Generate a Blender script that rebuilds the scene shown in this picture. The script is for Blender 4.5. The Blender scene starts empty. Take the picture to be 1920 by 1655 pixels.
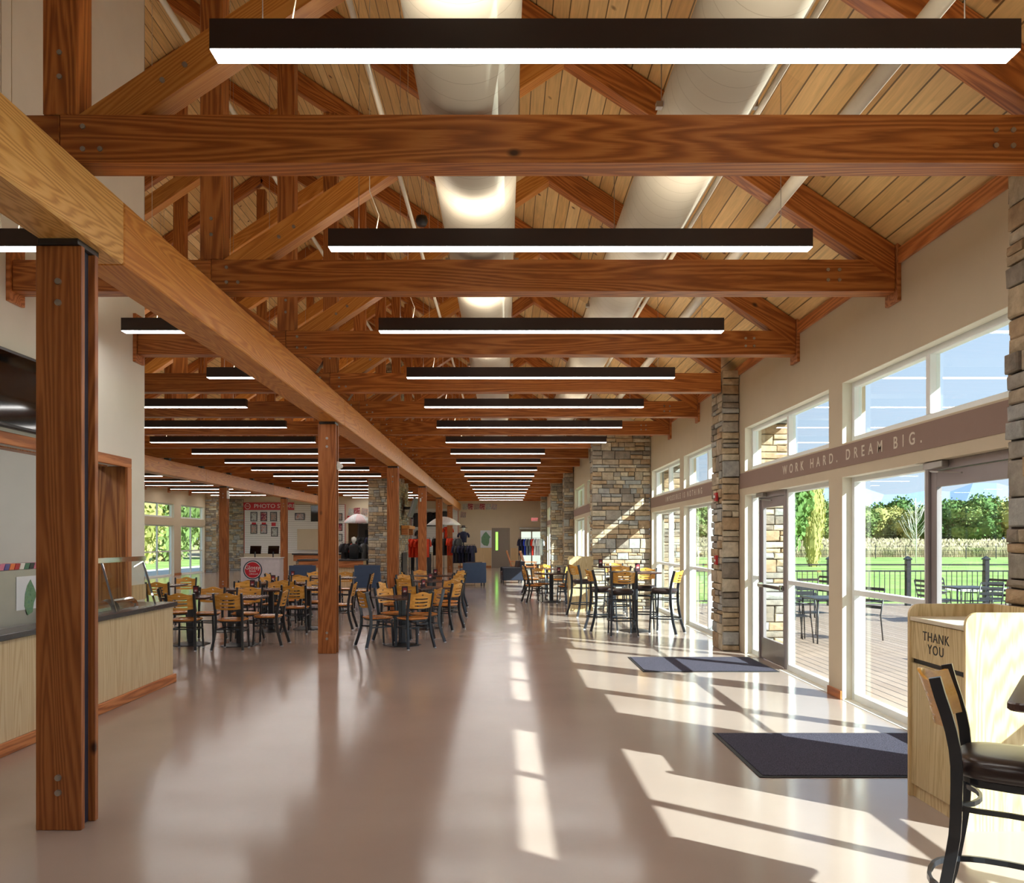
import bpy, math, random
from mathutils import Vector, Matrix
C = bpy.context.scene
COL = C.collection
R = math.radians
rnd = random.Random(7)

# ---------------------------------------------------------------- camera, sky, sun, exposure
F = 1544.0; VX = 945.0; VY = 1011.0; EYE = 1.65
cd = bpy.data.cameras.new('camera'); cam = bpy.data.objects.new('camera', cd); COL.objects.link(cam)
cd.sensor_fit = 'HORIZONTAL'; cd.sensor_width = 36.0; cd.lens = 36.0 * F / 1920.0
cd.shift_x = (960 - VX) / 1920.0; cd.shift_y = (VY - 827.5) / 1920.0
cd.clip_start = 0.05; cd.clip_end = 20000
cam.location = (0, 0, EYE); cam.rotation_euler = (R(90), 0, 0)
C.camera = cam
w = bpy.data.worlds.new('sky'); C.world = w; w.use_nodes = True
nt = w.node_tree; bg = nt.nodes['Background']
tcw = nt.nodes.new('ShaderNodeTexCoord'); spw = nt.nodes.new('ShaderNodeSeparateXYZ'); nt.links.new(tcw.outputs['Generated'], spw.inputs[0])
rw = nt.nodes.new('ShaderNodeValToRGB'); ew = rw.color_ramp.elements; ew[0].position = 0.0; ew[0].color = (0.62, 0.72, 0.86, 1); ew[1].position = 1.0; ew[1].color = (0.16, 0.32, 0.72, 1)
x_ = ew.new(0.25); x_.color = (0.50, 0.64, 0.86, 1)
nt.links.new(spw.outputs[2], rw.inputs[0]); nt.links.new(rw.outputs[0], bg.inputs[0]); bg.inputs[1].default_value = 1.0
sd = bpy.data.lights.new('sun', 'SUN'); sun = bpy.data.objects.new('sun', sd); COL.objects.link(sun)
sd.energy = 11.8; sd.angle = R(0.5); sd.color = (0.93, 1.0, 0.98)
sun.rotation_euler = Vector((-0.78, 0.62, -0.64)).to_track_quat('-Z', 'Y').to_euler()
LENS = 17.0; UPL = 12.0          # lens and uplight strength of the long fixtures
C.view_settings.view_transform = 'Standard'; C.view_settings.look = 'None'
C.view_settings.exposure = 0.45; C.view_settings.gamma = 1.0; C.view_settings.use_curve_mapping = False

# ---------------------------------------------------------------- materials
def srgb(r, g, b):
    f = lambda c: (c / 255 / 12.92) if c / 255 <= 0.04045 else ((c / 255 + 0.055) / 1.055) ** 2.4
    return (f(r), f(g), f(b), 1)
def newmat(n):
    m = bpy.data.materials.new(n); m.use_nodes = True
    return m, m.node_tree.nodes, m.node_tree.links, m.node_tree.nodes['Principled BSDF']
def N(ns, t, **k):
    n = ns.new(t)
    for a, v in k.items(): setattr(n, a, v)
    return n
def ramp(ns, cols):
    r = ns.new('ShaderNodeValToRGB'); e = r.color_ramp.elements
    while len(e) > 1: e.remove(e[-1])
    e[0].position = cols[0][0]; e[0].color = cols[0][1]
    for p, c in cols[1:]:
        x = e.new(p); x.color = c
    return r
def math_(ns, ls, op, a, b=None):
    n = ns.new('ShaderNodeMath'); n.operation = op
    for i, v in enumerate((a, b)):
        if v is None: continue
        if isinstance(v, (int, float)): n.inputs[i].default_value = v
        else: ls.new(v, n.inputs[i])
    return n.outputs[0]
def plain(n, c, rough=0.5, metal=0.0, noise=0.06, nscale=8.0, bump=0.0, spec=0.5, coat=0.0):
    m, ns, ls, p = newmat(n)
    tc = N(ns, 'ShaderNodeTexCoord'); no = N(ns, 'ShaderNodeTexNoise'); no.inputs['Scale'].default_value = nscale
    no.inputs['Detail'].default_value = 4
    ls.new(tc.outputs['Object'], no.inputs['Vector'])
    lo = tuple(max(0, x * (1 - noise)) for x in c[:3]) + (1,); hi = tuple(min(1, x * (1 + noise)) for x in c[:3]) + (1,)
    r = ramp(ns, [(0.3, lo), (0.7, hi)]); ls.new(no.outputs['Fac'], r.inputs[0]); ls.new(r.outputs[0], p.inputs['Base Color'])
    p.inputs['Roughness'].default_value = rough; p.inputs['Metallic'].default_value = metal
    p.inputs['Specular IOR Level'].default_value = spec; p.inputs['Coat Weight'].default_value = coat
    if bump:
        b = N(ns, 'ShaderNodeBump'); b.inputs['Strength'].default_value = bump; b.inputs['Distance'].default_value = 0.01
        ls.new(no.outputs['Fac'], b.inputs['Height']); ls.new(b.outputs[0], p.inputs['Normal'])
    return m
def wood(n, dark, mid, light, axis=0, ring=9.0, rough=0.42, knots=True, contrast=1.0, stretch=0.06):
    """timber: grain runs along the given local axis"""
    m, ns, ls, p = newmat(n)
    tc = N(ns, 'ShaderNodeTexCoord'); oi = N(ns, 'ShaderNodeObjectInfo')
    mul = N(ns, 'ShaderNodeVectorMath', operation='MULTIPLY'); mul.inputs[1].default_value = (13, 7, 5)
    cb = N(ns, 'ShaderNodeCombineXYZ')
    for i in range(3): ls.new(oi.outputs['Random'], cb.inputs[i])
    ls.new(cb.outputs[0], mul.inputs[0])
    add = N(ns, 'ShaderNodeVectorMath', operation='ADD'); ls.new(tc.outputs['Object'], add.inputs[0]); ls.new(mul.outputs[0], add.inputs[1])
    sc = [1.0, 1.0, 1.0]; sc[axis] = stretch
    mp = N(ns, 'ShaderNodeVectorMath', operation='MULTIPLY'); mp.inputs[1].default_value = sc; ls.new(add.outputs[0], mp.inputs[0])
    big = N(ns, 'ShaderNodeTexNoise'); big.inputs['Scale'].default_value = 3.0; big.inputs['Detail'].default_value = 3; big.inputs['Roughness'].default_value = 0.35; ls.new(mp.outputs[0], big.inputs['Vector'])
    off = [1, 1, 1]; off[axis] = 0
    # growth rings: contour lines of a smooth stretched noise
    rg = math_(ns, ls, 'MULTIPLY', big.outputs['Fac'], ring * 7)
    fn = N(ns, 'ShaderNodeTexNoise'); fn.inputs['Scale'].default_value = 95; fn.inputs['Detail'].default_value = 4; ls.new(mp.outputs[0], fn.inputs['Vector'])
    rg2 = math_(ns, ls, 'ADD', rg, math_(ns, ls, 'MULTIPLY', fn.outputs['Fac'], 0.9))
    s = math_(ns, ls, 'SINE', math_(ns, ls, 'MULTIPLY', rg2, 3.1416))
    s01 = math_(ns, ls, 'MULTIPLY_ADD', s, 0.5 * contrast); s01.node.inputs[2].default_value = 0.5
    mixf = math_(ns, ls, 'ADD', math_(ns, ls, 'MULTIPLY', s01, 0.55), math_(ns, ls, 'MULTIPLY', fn.outputs['Fac'], 0.45))
    r = ramp(ns, [(0.15, dark), (0.5, mid), (0.85, light)]); ls.new(mixf, r.inputs[0])
    col = r.outputs[0]
    # every timber its own tone
    hs = N(ns, 'ShaderNodeHueSaturation'); ls.new(col, hs.inputs['Color'])
    ls.new(math_(ns, ls, 'ADD', math_(ns, ls, 'MULTIPLY', oi.outputs['Random'], 0.3), 0.85), hs.inputs['Value']); col = hs.outputs[0]
    if knots:
        kv = N(ns, 'ShaderNodeTexVoronoi'); kv.inputs['Scale'].default_value = 1.6
        ks = [1.0, 1.0, 1.0]; ks[axis] = 0.62
        km = N(ns, 'ShaderNodeVectorMath', operation='MULTIPLY'); km.inputs[1].default_value = ks; ls.new(add.outputs[0], km.inputs[0])
        ls.new(km.outputs[0], kv.inputs['Vector'])
        kr = ramp(ns, [(0.018, (1, 1, 1, 1)), (0.05, (0, 0, 0, 1))]); ls.new(kv.outputs['Distance'], kr.inputs[0])
        mx = N(ns, 'ShaderNodeMix', data_type='RGBA'); ls.new(kr.outputs[0], mx.inputs['Factor']); ls.new(col, mx.inputs['A'])
        mx.inputs['B'].default_value = tuple(x * 0.25 for x in dark[:3]) + (1,); col = mx.outputs['Result']
    ls.new(col, p.inputs['Base Color']); p.inputs['Roughness'].default_value = rough
    b = N(ns, 'ShaderNodeBump'); b.inputs['Strength'].default_value = 0.15; b.inputs['Distance'].default_value = 0.004
    ls.new(fn.outputs['Fac'], b.inputs['Height']); ls.new(b.outputs[0], p.inputs['Normal'])
    return m
def planks(n, cols, width, axis=0, length=3.5, gap=0.05, rough=0.5, grain=0.35, knots=True, gapcol=0.25):
    """boards side by side along `axis` (0=x,1=y), running along the other horizontal axis (or z when run=2)"""
    m, ns, ls, p = newmat(n)
    tc = N(ns, 'ShaderNodeTexCoord'); sp = N(ns, 'ShaderNodeSeparateXYZ'); ls.new(tc.outputs['Object'], sp.inputs[0])
    a = sp.outputs[axis]; run = sp.outputs[1 - axis] if length > 0 else sp.outputs[2]
    u = math_(ns, ls, 'DIVIDE', a, width); idx = math_(ns, ls, 'FLOOR', u); fr = math_(ns, ls, 'FRACT', u)
    wn = N(ns, 'ShaderNodeTexWhiteNoise', noise_dimensions='1D'); ls.new(idx, wn.inputs['W'])
    seg = math_(ns, ls, 'FLOOR', math_(ns, ls, 'DIVIDE', math_(ns, ls, 'ADD', run, math_(ns, ls, 'MULTIPLY', wn.outputs['Value'], 9.0)), abs(length)))
    wn2 = N(ns, 'ShaderNodeTexWhiteNoise', noise_dimensions='2D')
    cb = N(ns, 'ShaderNodeCombineXYZ'); ls.new(idx, cb.inputs[0]); ls.new(seg, cb.inputs[1]); ls.new(cb.outputs[0], wn2.inputs['Vector'])
    r = ramp(ns, [(i / max(1, len(cols) - 1), c) for i, c in enumerate(cols)]); ls.new(wn2.outputs['Value'], r.inputs[0])
    sc = [30, 30, 30]; sc[(1 - axis) if length > 0 else 2] = 1.6
    mp = N(ns, 'ShaderNodeVectorMath', operation='MULTIPLY'); mp.inputs[1].default_value = sc; ls.new(tc.outputs['Object'], mp.inputs[0])
    no = N(ns, 'ShaderNodeTexNoise'); no.inputs['Scale'].default_value = 1.0; no.inputs['Detail'].default_value = 5; no.inputs['Distortion'].default_value = 1.2
    ls.new(mp.outputs[0], no.inputs['Vector'])
    g = math_(ns, ls, 'MULTIPLY_ADD', no.outputs['Fac'], grain * 2); g.node.inputs[2].default_value = 1 - grain
    mx = N(ns, 'ShaderNodeMix', data_type='RGBA', blend_type='MULTIPLY'); mx.inputs['Factor'].default_value = 1; ls.new(r.outputs[0], mx.inputs['A']); ls.new(g, mx.inputs['B'])
    col = mx.outputs['Result']
    if knots:
        kv = N(ns, 'ShaderNodeTexVoronoi'); kv.inputs['Scale'].default_value = 2.6; ls.new(tc.outputs['Object'], kv.inputs['Vector'])
        kr = ramp(ns, [(0.05, (1, 1, 1, 1)), (0.1, (0, 0, 0, 1))]); ls.new(kv.outputs['Distance'], kr.inputs[0])
        mk = N(ns, 'ShaderNodeMix', data_type='RGBA'); ls.new(kr.outputs[0], mk.inputs['Factor']); ls.new(col, mk.inputs['A']); mk.inputs['B'].default_value = srgb(110, 62, 25); col = mk.outputs['Result']
    gp = math_(ns, ls, 'LESS_THAN', fr, gap)
    mg = N(ns, 'ShaderNodeMix', data_type='RGBA'); ls.new(gp, mg.inputs['Factor']); ls.new(col, mg.inputs['A'])
    mg.inputs['B'].default_value = tuple(x * gapcol for x in cols[0][:3]) + (1,)
    ls.new(mg.outputs['Result'], p.inputs['Base Color']); p.inputs['Roughness'].default_value = rough
    b = N(ns, 'ShaderNodeBump'); b.inputs['Strength'].default_value = 0.5; b.inputs['Distance'].default_value = 0.01; b.invert = True
    ls.new(gp, b.inputs['Height']); ls.new(b.outputs[0], p.inputs['Normal'])
    return m
def emit(n, c, s):
    m, ns, ls, p = newmat(n)
    p.inputs['Base Color'].default_value = (0.8, 0.8, 0.8, 1); p.inputs['Emission Color'].default_value = c; p.inputs['Emission Strength'].default_value = s
    return m
def glassmat(n, tint=(0.93, 0.97, 0.96, 1), refl=0.9):
    m, ns, ls, p = newmat(n); ns.remove(p)
    t = N(ns, 'ShaderNodeBsdfTransparent'); t.inputs[0].default_value = tint
    g = N(ns, 'ShaderNodeBsdfGlossy'); g.inputs['Roughness'].default_value = 0.01; g.inputs[0].default_value = (refl, refl, refl, 1)
    lw = N(ns, 'ShaderNodeLayerWeight'); lw.inputs['Blend'].default_value = 0.5
    fr = math_(ns, ls, 'MULTIPLY_ADD', math_(ns, ls, 'POWER', lw.outputs['Facing'], 5.0), 0.6); fr.node.inputs[2].default_value = 0.035
    mx = N(ns, 'ShaderNodeMixShader'); ls.new(fr, mx.inputs[0]); ls.new(t.outputs[0], mx.inputs[1]); ls.new(g.outputs[0], mx.inputs[2])
    ls.new(mx.outputs[0], ns['Material Output'].inputs[0])
    return m
def floormat():
    m, ns, ls, p = newmat('polished_concrete')
    tc = N(ns, 'ShaderNodeTexCoord'); n1 = N(ns, 'ShaderNodeTexNoise'); n1.inputs['Scale'].default_value = 0.7; n1.inputs['Detail'].default_value = 6
    ls.new(tc.outputs['Object'], n1.inputs['Vector'])
    r = ramp(ns, [(0.3, srgb(160, 142, 131)), (0.7, srgb(172, 154, 143))]); ls.new(n1.outputs['Fac'], r.inputs[0])
    sp = N(ns, 'ShaderNodeSeparateXYZ'); ls.new(tc.outputs['Object'], sp.inputs[0])
    jx = math_(ns, ls, 'LESS_THAN', math_(ns, ls, 'ABSOLUTE', math_(ns, ls, 'ADD', sp.outputs[0], 2.52)), 0.006)
    j = jx
    mx = N(ns, 'ShaderNodeMix', data_type='RGBA'); ls.new(math_(ns, ls, 'MULTIPLY', j, 0.5), mx.inputs['Factor']); ls.new(r.outputs[0], mx.inputs['A']); mx.inputs['B'].default_value = srgb(205, 185, 168)
    ls.new(mx.outputs['Result'], p.inputs['Base Color'])
    n2 = N(ns, 'ShaderNodeTexNoise'); n2.inputs['Scale'].default_value = 55; n2.inputs['Detail'].default_value = 3; ls.new(tc.outputs['Object'], n2.inputs['Vector'])
    n3 = N(ns, 'ShaderNodeTexNoise'); n3.inputs['Scale'].default_value = 1.6; ls.new(tc.outputs['Object'], n3.inputs['Vector'])
    rr = ramp(ns, [(0.3, (0.125, 0.125, 0.125, 1)), (0.7, (0.155, 0.155, 0.155, 1))]); ls.new(n3.outputs['Fac'], rr.inputs[0]); ls.new(rr.outputs[0], p.inputs['Roughness'])
    b = N(ns, 'ShaderNodeBump'); b.inputs['Strength'].default_value = 0.06; b.inputs['Distance'].default_value = 0.003
    ls.new(n2.outputs['Fac'], b.inputs['Height']); ls.new(b.outputs[0], p.inputs['Normal'])
    p.inputs['Specular IOR Level'].default_value = 0.45
    return m
def stone(n, a, b):
    m, ns, ls, p = newmat(n)
    tc = N(ns, 'ShaderNodeTexCoord'); no = N(ns, 'ShaderNodeTexNoise'); no.inputs['Scale'].default_value = 9; no.inputs['Detail'].default_value = 8; no.inputs['Roughness'].default_value = 0.65
    ls.new(tc.outputs['Object'], no.inputs['Vector'])
    r = ramp(ns, [(0.32, a), (0.68, b)]); ls.new(no.outputs['Fac'], r.inputs[0]); ls.new(r.outputs[0], p.inputs['Base Color'])
    p.inputs['Roughness'].default_value = 0.85
    bp = N(ns, 'ShaderNodeBump'); bp.inputs['Strength'].default_value = 0.7; bp.inputs['Distance'].default_value = 0.02
    ls.new(no.outputs['Fac'], bp.inputs['Height']); ls.new(bp.outputs[0], p.inputs['Normal'])
    return m
def mixnoise(n, cols, scale, rough=0.9, bump=0.0, detail=6):
    m, ns, ls, p = newmat(n)
    tc = N(ns, 'ShaderNodeTexCoord'); no = N(ns, 'ShaderNodeTexNoise'); no.inputs['Scale'].default_value = scale; no.inputs['Detail'].default_value = detail
    ls.new(tc.outputs['Object'], no.inputs['Vector'])
    k = len(cols); r = ramp(ns, [(0.3 + 0.4 * i / (k - 1), c) for i, c in enumerate(cols)]); ls.new(no.outputs['Fac'], r.inputs[0]); ls.new(r.outputs[0], p.inputs['Base Color'])
    p.inputs['Roughness'].default_value = rough; p.inputs['Specular IOR Level'].default_value = 0.25
    if bump:
        b = N(ns, 'ShaderNodeBump'); b.inputs['Strength'].default_value = bump; b.inputs['Distance'].default_value = 0.02; ls.new(no.outputs['Fac'], b.inputs['Height']); ls.new(b.outputs[0], p.inputs['Normal'])
    return m

M = {}
M['timber'] = wood('fir_timber', srgb(134, 72, 30), srgb(174, 100, 46), srgb(202, 130, 66), contrast=.85)
M['timber_light'] = wood('fir_timber_light', srgb(182, 106, 42), srgb(210, 136, 60), srgb(228, 162, 84), ring=12, contrast=.7)
M['timber_post'] = wood('fir_column_board', srgb(132, 72, 34), srgb(168, 98, 48), srgb(190, 120, 66), ring=9, contrast=.8)
M['timber_pale'] = wood('fir_timber_pale', srgb(184, 126, 62), srgb(218, 164, 92), srgb(228, 180, 112), ring=12, contrast=.9)
M['cherry'] = wood('cherry_trim', srgb(152, 86, 42), srgb(188, 114, 62), srgb(206, 136, 82), knots=False, ring=5)
M['panelwood'] = wood('knotty_panel', srgb(120, 66, 28), srgb(158, 98, 48), srgb(180, 122, 66), axis=2, ring=5)
M['oak'] = wood('pale_oak_laminate', srgb(184, 154, 104), srgb(214, 190, 142), srgb(224, 204, 160), axis=2, knots=False, ring=9, contrast=0.7, stretch=0.1)
M['birch'] = wood('pale_pine_panel', srgb(204, 170, 122), srgb(230, 206, 162), srgb(236, 216, 178), axis=2, knots=False, ring=12, stretch=0.04, contrast=.6)
M['maple'] = wood('golden_maple', srgb(192, 128, 48), srgb(220, 160, 70), srgb(232, 180, 94), axis=0, knots=False, ring=4, rough=0.25, contrast=0.5)
M['seatwood'] = wood('honey_seat_wood', srgb(160, 88, 34), srgb(196, 124, 58), srgb(216, 150, 80), axis=0, knots=False, ring=5, rough=0.2, contrast=0.5)
M['ceil'] = planks('ceiling_planks', [srgb(206, 160, 98), srgb(230, 190, 128), srgb(218, 174, 110), srgb(240, 204, 144)], 0.14, axis=0, length=3.7, gap=0.07, gapcol=0.3)
M['deckp'] = planks('deck_boards', [srgb(150, 126, 108), srgb(166, 142, 124), srgb(158, 134, 114)], 0.145, axis=0, length=4.8, gap=0.1, knots=False, grain=0.2, gapcol=0.12)
M['bead_y'] = planks('pine_beadboard', [srgb(218, 186, 138), srgb(226, 196, 150)], 0.09, axis=1, length=-5, gap=0.05, knots=False, grain=0.15)
M['bead_x'] = planks('pine_beadboard_end', [srgb(218, 186, 138), srgb(226, 196, 150)], 0.09, axis=0, length=-5, gap=0.05, knots=False, grain=0.15)
M['floor'] = floormat()
M['wall'] = plain('beige_wall_paint', srgb(208, 192, 166), 0.9, noise=0.02, nscale=3)
M['whitewall'] = plain('off_white_wall_paint', srgb(236, 232, 222), 0.9, noise=0.02, nscale=3)
M['jamb'] = plain('cream_jamb_paint', srgb(232, 226, 208), 0.7, noise=0.02)
M['taupe'] = plain('taupe_band_paint', srgb(150, 124, 112), 0.8, noise=0.02)
M['lett'] = plain('cream_lettering', srgb(222, 210, 192), 0.7, noise=0.01)
M['frame'] = plain('white_window_frame', srgb(238, 240, 238), 0.4, noise=0.01)
M['alu'] = plain('mauve_grey_aluminium', srgb(160, 150, 150), 0.35, metal=0.3, noise=0.02)
M['steelp'] = plain('brushed_steel', srgb(180, 176, 170), 0.3, metal=0.8, noise=0.03)
M['chrome'] = plain('polished_chrome', srgb(225, 225, 228), 0.08, metal=1.0, noise=0.01)
M['glass'] = glassmat('clear_glass')
M['black'] = plain('black_metal', srgb(38, 38, 42), 0.35, noise=0.05, spec=0.6)
M['chairmetal'] = plain('dark_chair_steel', srgb(46, 48, 54), 0.28, metal=0.25, noise=0.04, spec=0.7)
M['bluesteel'] = plain('slate_blue_steel', srgb(52, 58, 78), 0.4, metal=0.2, noise=0.04)
M['fixture'] = plain('dark_bronze_fixture', srgb(56, 46, 46), 0.45, noise=0.03)
M['lens'] = emit('lit_lens', (1.0, 0.97, 0.93, 1), LENS)
M['kitchenfill'] = emit('kitchen_fill_glow', (1, .98, .95, 1), 7.0)  # glow of the fill lights added in the kitchen
M['uplens'] = emit('lit_upper_lens', (1.0, 0.9, 0.75, 1), UPL)
M['duct'] = plain('cream_painted_duct', srgb(222, 210, 188), 0.35, noise=0.03, spec=0.5)
def ductmat():
    m, ns, ls, p = newmat('seamed_duct'); tc = N(ns, 'ShaderNodeTexCoord'); sp = N(ns, 'ShaderNodeSeparateXYZ'); ls.new(tc.outputs['Object'], sp.inputs[0])
    an = math_(ns, ls, 'ARCTAN2', sp.outputs[0], sp.outputs[2]); u = math_(ns, ls, 'FRACT', math_(ns, ls, 'ADD', math_(ns, ls, 'DIVIDE', sp.outputs[1], .17), math_(ns, ls, 'DIVIDE', an, 6.28319)))
    g = math_(ns, ls, 'LESS_THAN', u, .035); mx = N(ns, 'ShaderNodeMix', data_type='RGBA'); ls.new(g, mx.inputs['Factor']); mx.inputs['A'].default_value = srgb(214, 204, 184); mx.inputs['B'].default_value = srgb(192, 180, 158)
    ls.new(mx.outputs['Result'], p.inputs['Base Color']); p.inputs['Roughness'].default_value = .38
    b = N(ns, 'ShaderNodeBump'); b.inputs['Strength'].default_value = .4; b.inputs['Distance'].default_value = .004; ls.new(g, b.inputs['Height']); ls.new(b.outputs[0], p.inputs['Normal']); return m
M['duct_seamed'] = ductmat()
M['counter'] = plain('charcoal_worktop', srgb(66, 62, 64), 0.25, noise=0.12, nscale=60)
M['tabletop'] = plain('dark_walnut_laminate', srgb(74, 52, 48), 0.22, noise=0.15, nscale=20, spec=0.6)
M['vinyl'] = plain('dark_brown_vinyl', srgb(48, 34, 32), 0.3, noise=0.08, nscale=30, spec=0.6)
M['glide'] = plain('pale_nylon_glide', srgb(205, 208, 215), 0.4)
M['mat'] = mixnoise('charcoal_mat_pile', [srgb(26, 24, 32), srgb(92, 87, 102)], 150, 1.0, 0.4)
M['rubber'] = plain('black_rubber', srgb(28, 28, 30), 0.6)
M['leather'] = plain('blue_leather', srgb(62, 82, 112), 0.38, noise=0.05, spec=0.5)
M['leatherd'] = plain('navy_leather', srgb(36, 40, 54), 0.38, noise=0.05)
M['leatherb'] = plain('brown_leather', srgb(84, 62, 58), 0.4, noise=0.06)
M['red'] = plain('red_enamel', srgb(178, 28, 32), 0.4, noise=0.03)
M['redsign'] = plain('red_sign_board', srgb(196, 30, 46), 0.5, noise=0.02)
M['white'] = plain('white_plastic', srgb(232, 230, 226), 0.5, noise=0.01)
M['screen'] = plain('black_glass_screen', srgb(14, 12, 13), 0.06, noise=0.02, spec=0.7)
M['greydoor'] = plain('taupe_steel_door', srgb(146, 134, 122), 0.5, noise=0.01)
M['green'] = emit('glowing_green_slot', srgb(120, 235, 40), 1.6)  # vision panel glows by itself; its lit look is emission, no lamp
M['exitred'] = emit('exit_letters', srgb(225, 60, 80), 1.3)
M['grey'] = plain('grey_wall_panel', srgb(150, 150, 156), 0.5, noise=0.02)
M['greyd'] = plain('dark_grey_paint', srgb(88, 86, 86), 0.6, noise=0.04)
M['poster_white'] = plain('poster_paper', srgb(226, 230, 236), 0.6, noise=0.01)
M['map'] = mixnoise('map_green', [srgb(84, 130, 98), srgb(124, 160, 124), srgb(96, 142, 128)], 26, 0.6)
M['art_a'] = mixnoise('team_print_a', [srgb(30, 28, 36), srgb(180, 170, 160), srgb(190, 70, 40)], 20, 0.5)
M['art_b'] = mixnoise('team_print_b', [srgb(225, 222, 220), srgb(170, 60, 50), srgb(60, 60, 110)], 18, 0.5)
M['art_c'] = mixnoise('team_print_c', [srgb(40, 40, 120), srgb(200, 195, 190), srgb(190, 80, 60)], 16, 0.5)
M['art_d'] = mixnoise('team_print_d', [srgb(60, 90, 70), srgb(210, 210, 205), srgb(90, 70, 60)], 14, 0.5)
M['lawn'] = mixnoise('lawn', [srgb(112, 140, 66), srgb(138, 162, 88), srgb(156, 174, 104)], 0.3, 1.0, 0)
M['brush'] = mixnoise('dry_brush', [srgb(120, 112, 82), srgb(168, 150, 118), srgb(196, 178, 148)], 0.35, 1.0)
M['brushcard'] = mixnoise('dry_grass_blades', [srgb(128, 130, 90), srgb(172, 158, 126), srgb(210, 194, 166)], 0.5, 1.0)
M['leaf_a'] = mixnoise('leaves_green', [srgb(66, 98, 48), srgb(112, 144, 76)], 0.6, 0.8)  # all leaf colours are paled and softened to stand for haze
M['leaf_b'] = mixnoise('leaves_olive', [srgb(92, 116, 62), srgb(146, 162, 96)], 0.6, 0.8)
M['leaf_c'] = mixnoise('leaves_autumn', [srgb(140, 142, 76), srgb(190, 182, 112)], 0.6, 0.8)
M['bark'] = mixnoise('bark', [srgb(90, 78, 66), srgb(140, 128, 112)], 6, 0.9, 0.4)
M['hill'] = plain('haze_tinted_hill', srgb(150, 170, 204), 1.0, noise=0.05, nscale=0.002, spec=0.0)  # distance haze is put into this pale blue base colour
M['path'] = plain('concrete_path', srgb(214, 208, 196), 0.9, noise=0.04)
STONES = []
for i, (a, b) in enumerate([((146, 130, 108), (190, 172, 148)), ((158, 138, 110), (206, 184, 152)), ((132, 124, 114), (172, 162, 148)), ((172, 158, 134), (216, 202, 178)),
                            ((144, 142, 138), (184, 182, 174)), ((152, 126, 96), (192, 164, 130)), ((120, 110, 98), (158, 144, 128))]):
    STONES.append(stone('veneer_stone_%s' % 'abcdefg'[i], srgb(*a), srgb(*b)))
M['mortar'] = plain('dark_mortar', srgb(88, 80, 72), 1.0, noise=0.1)

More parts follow.
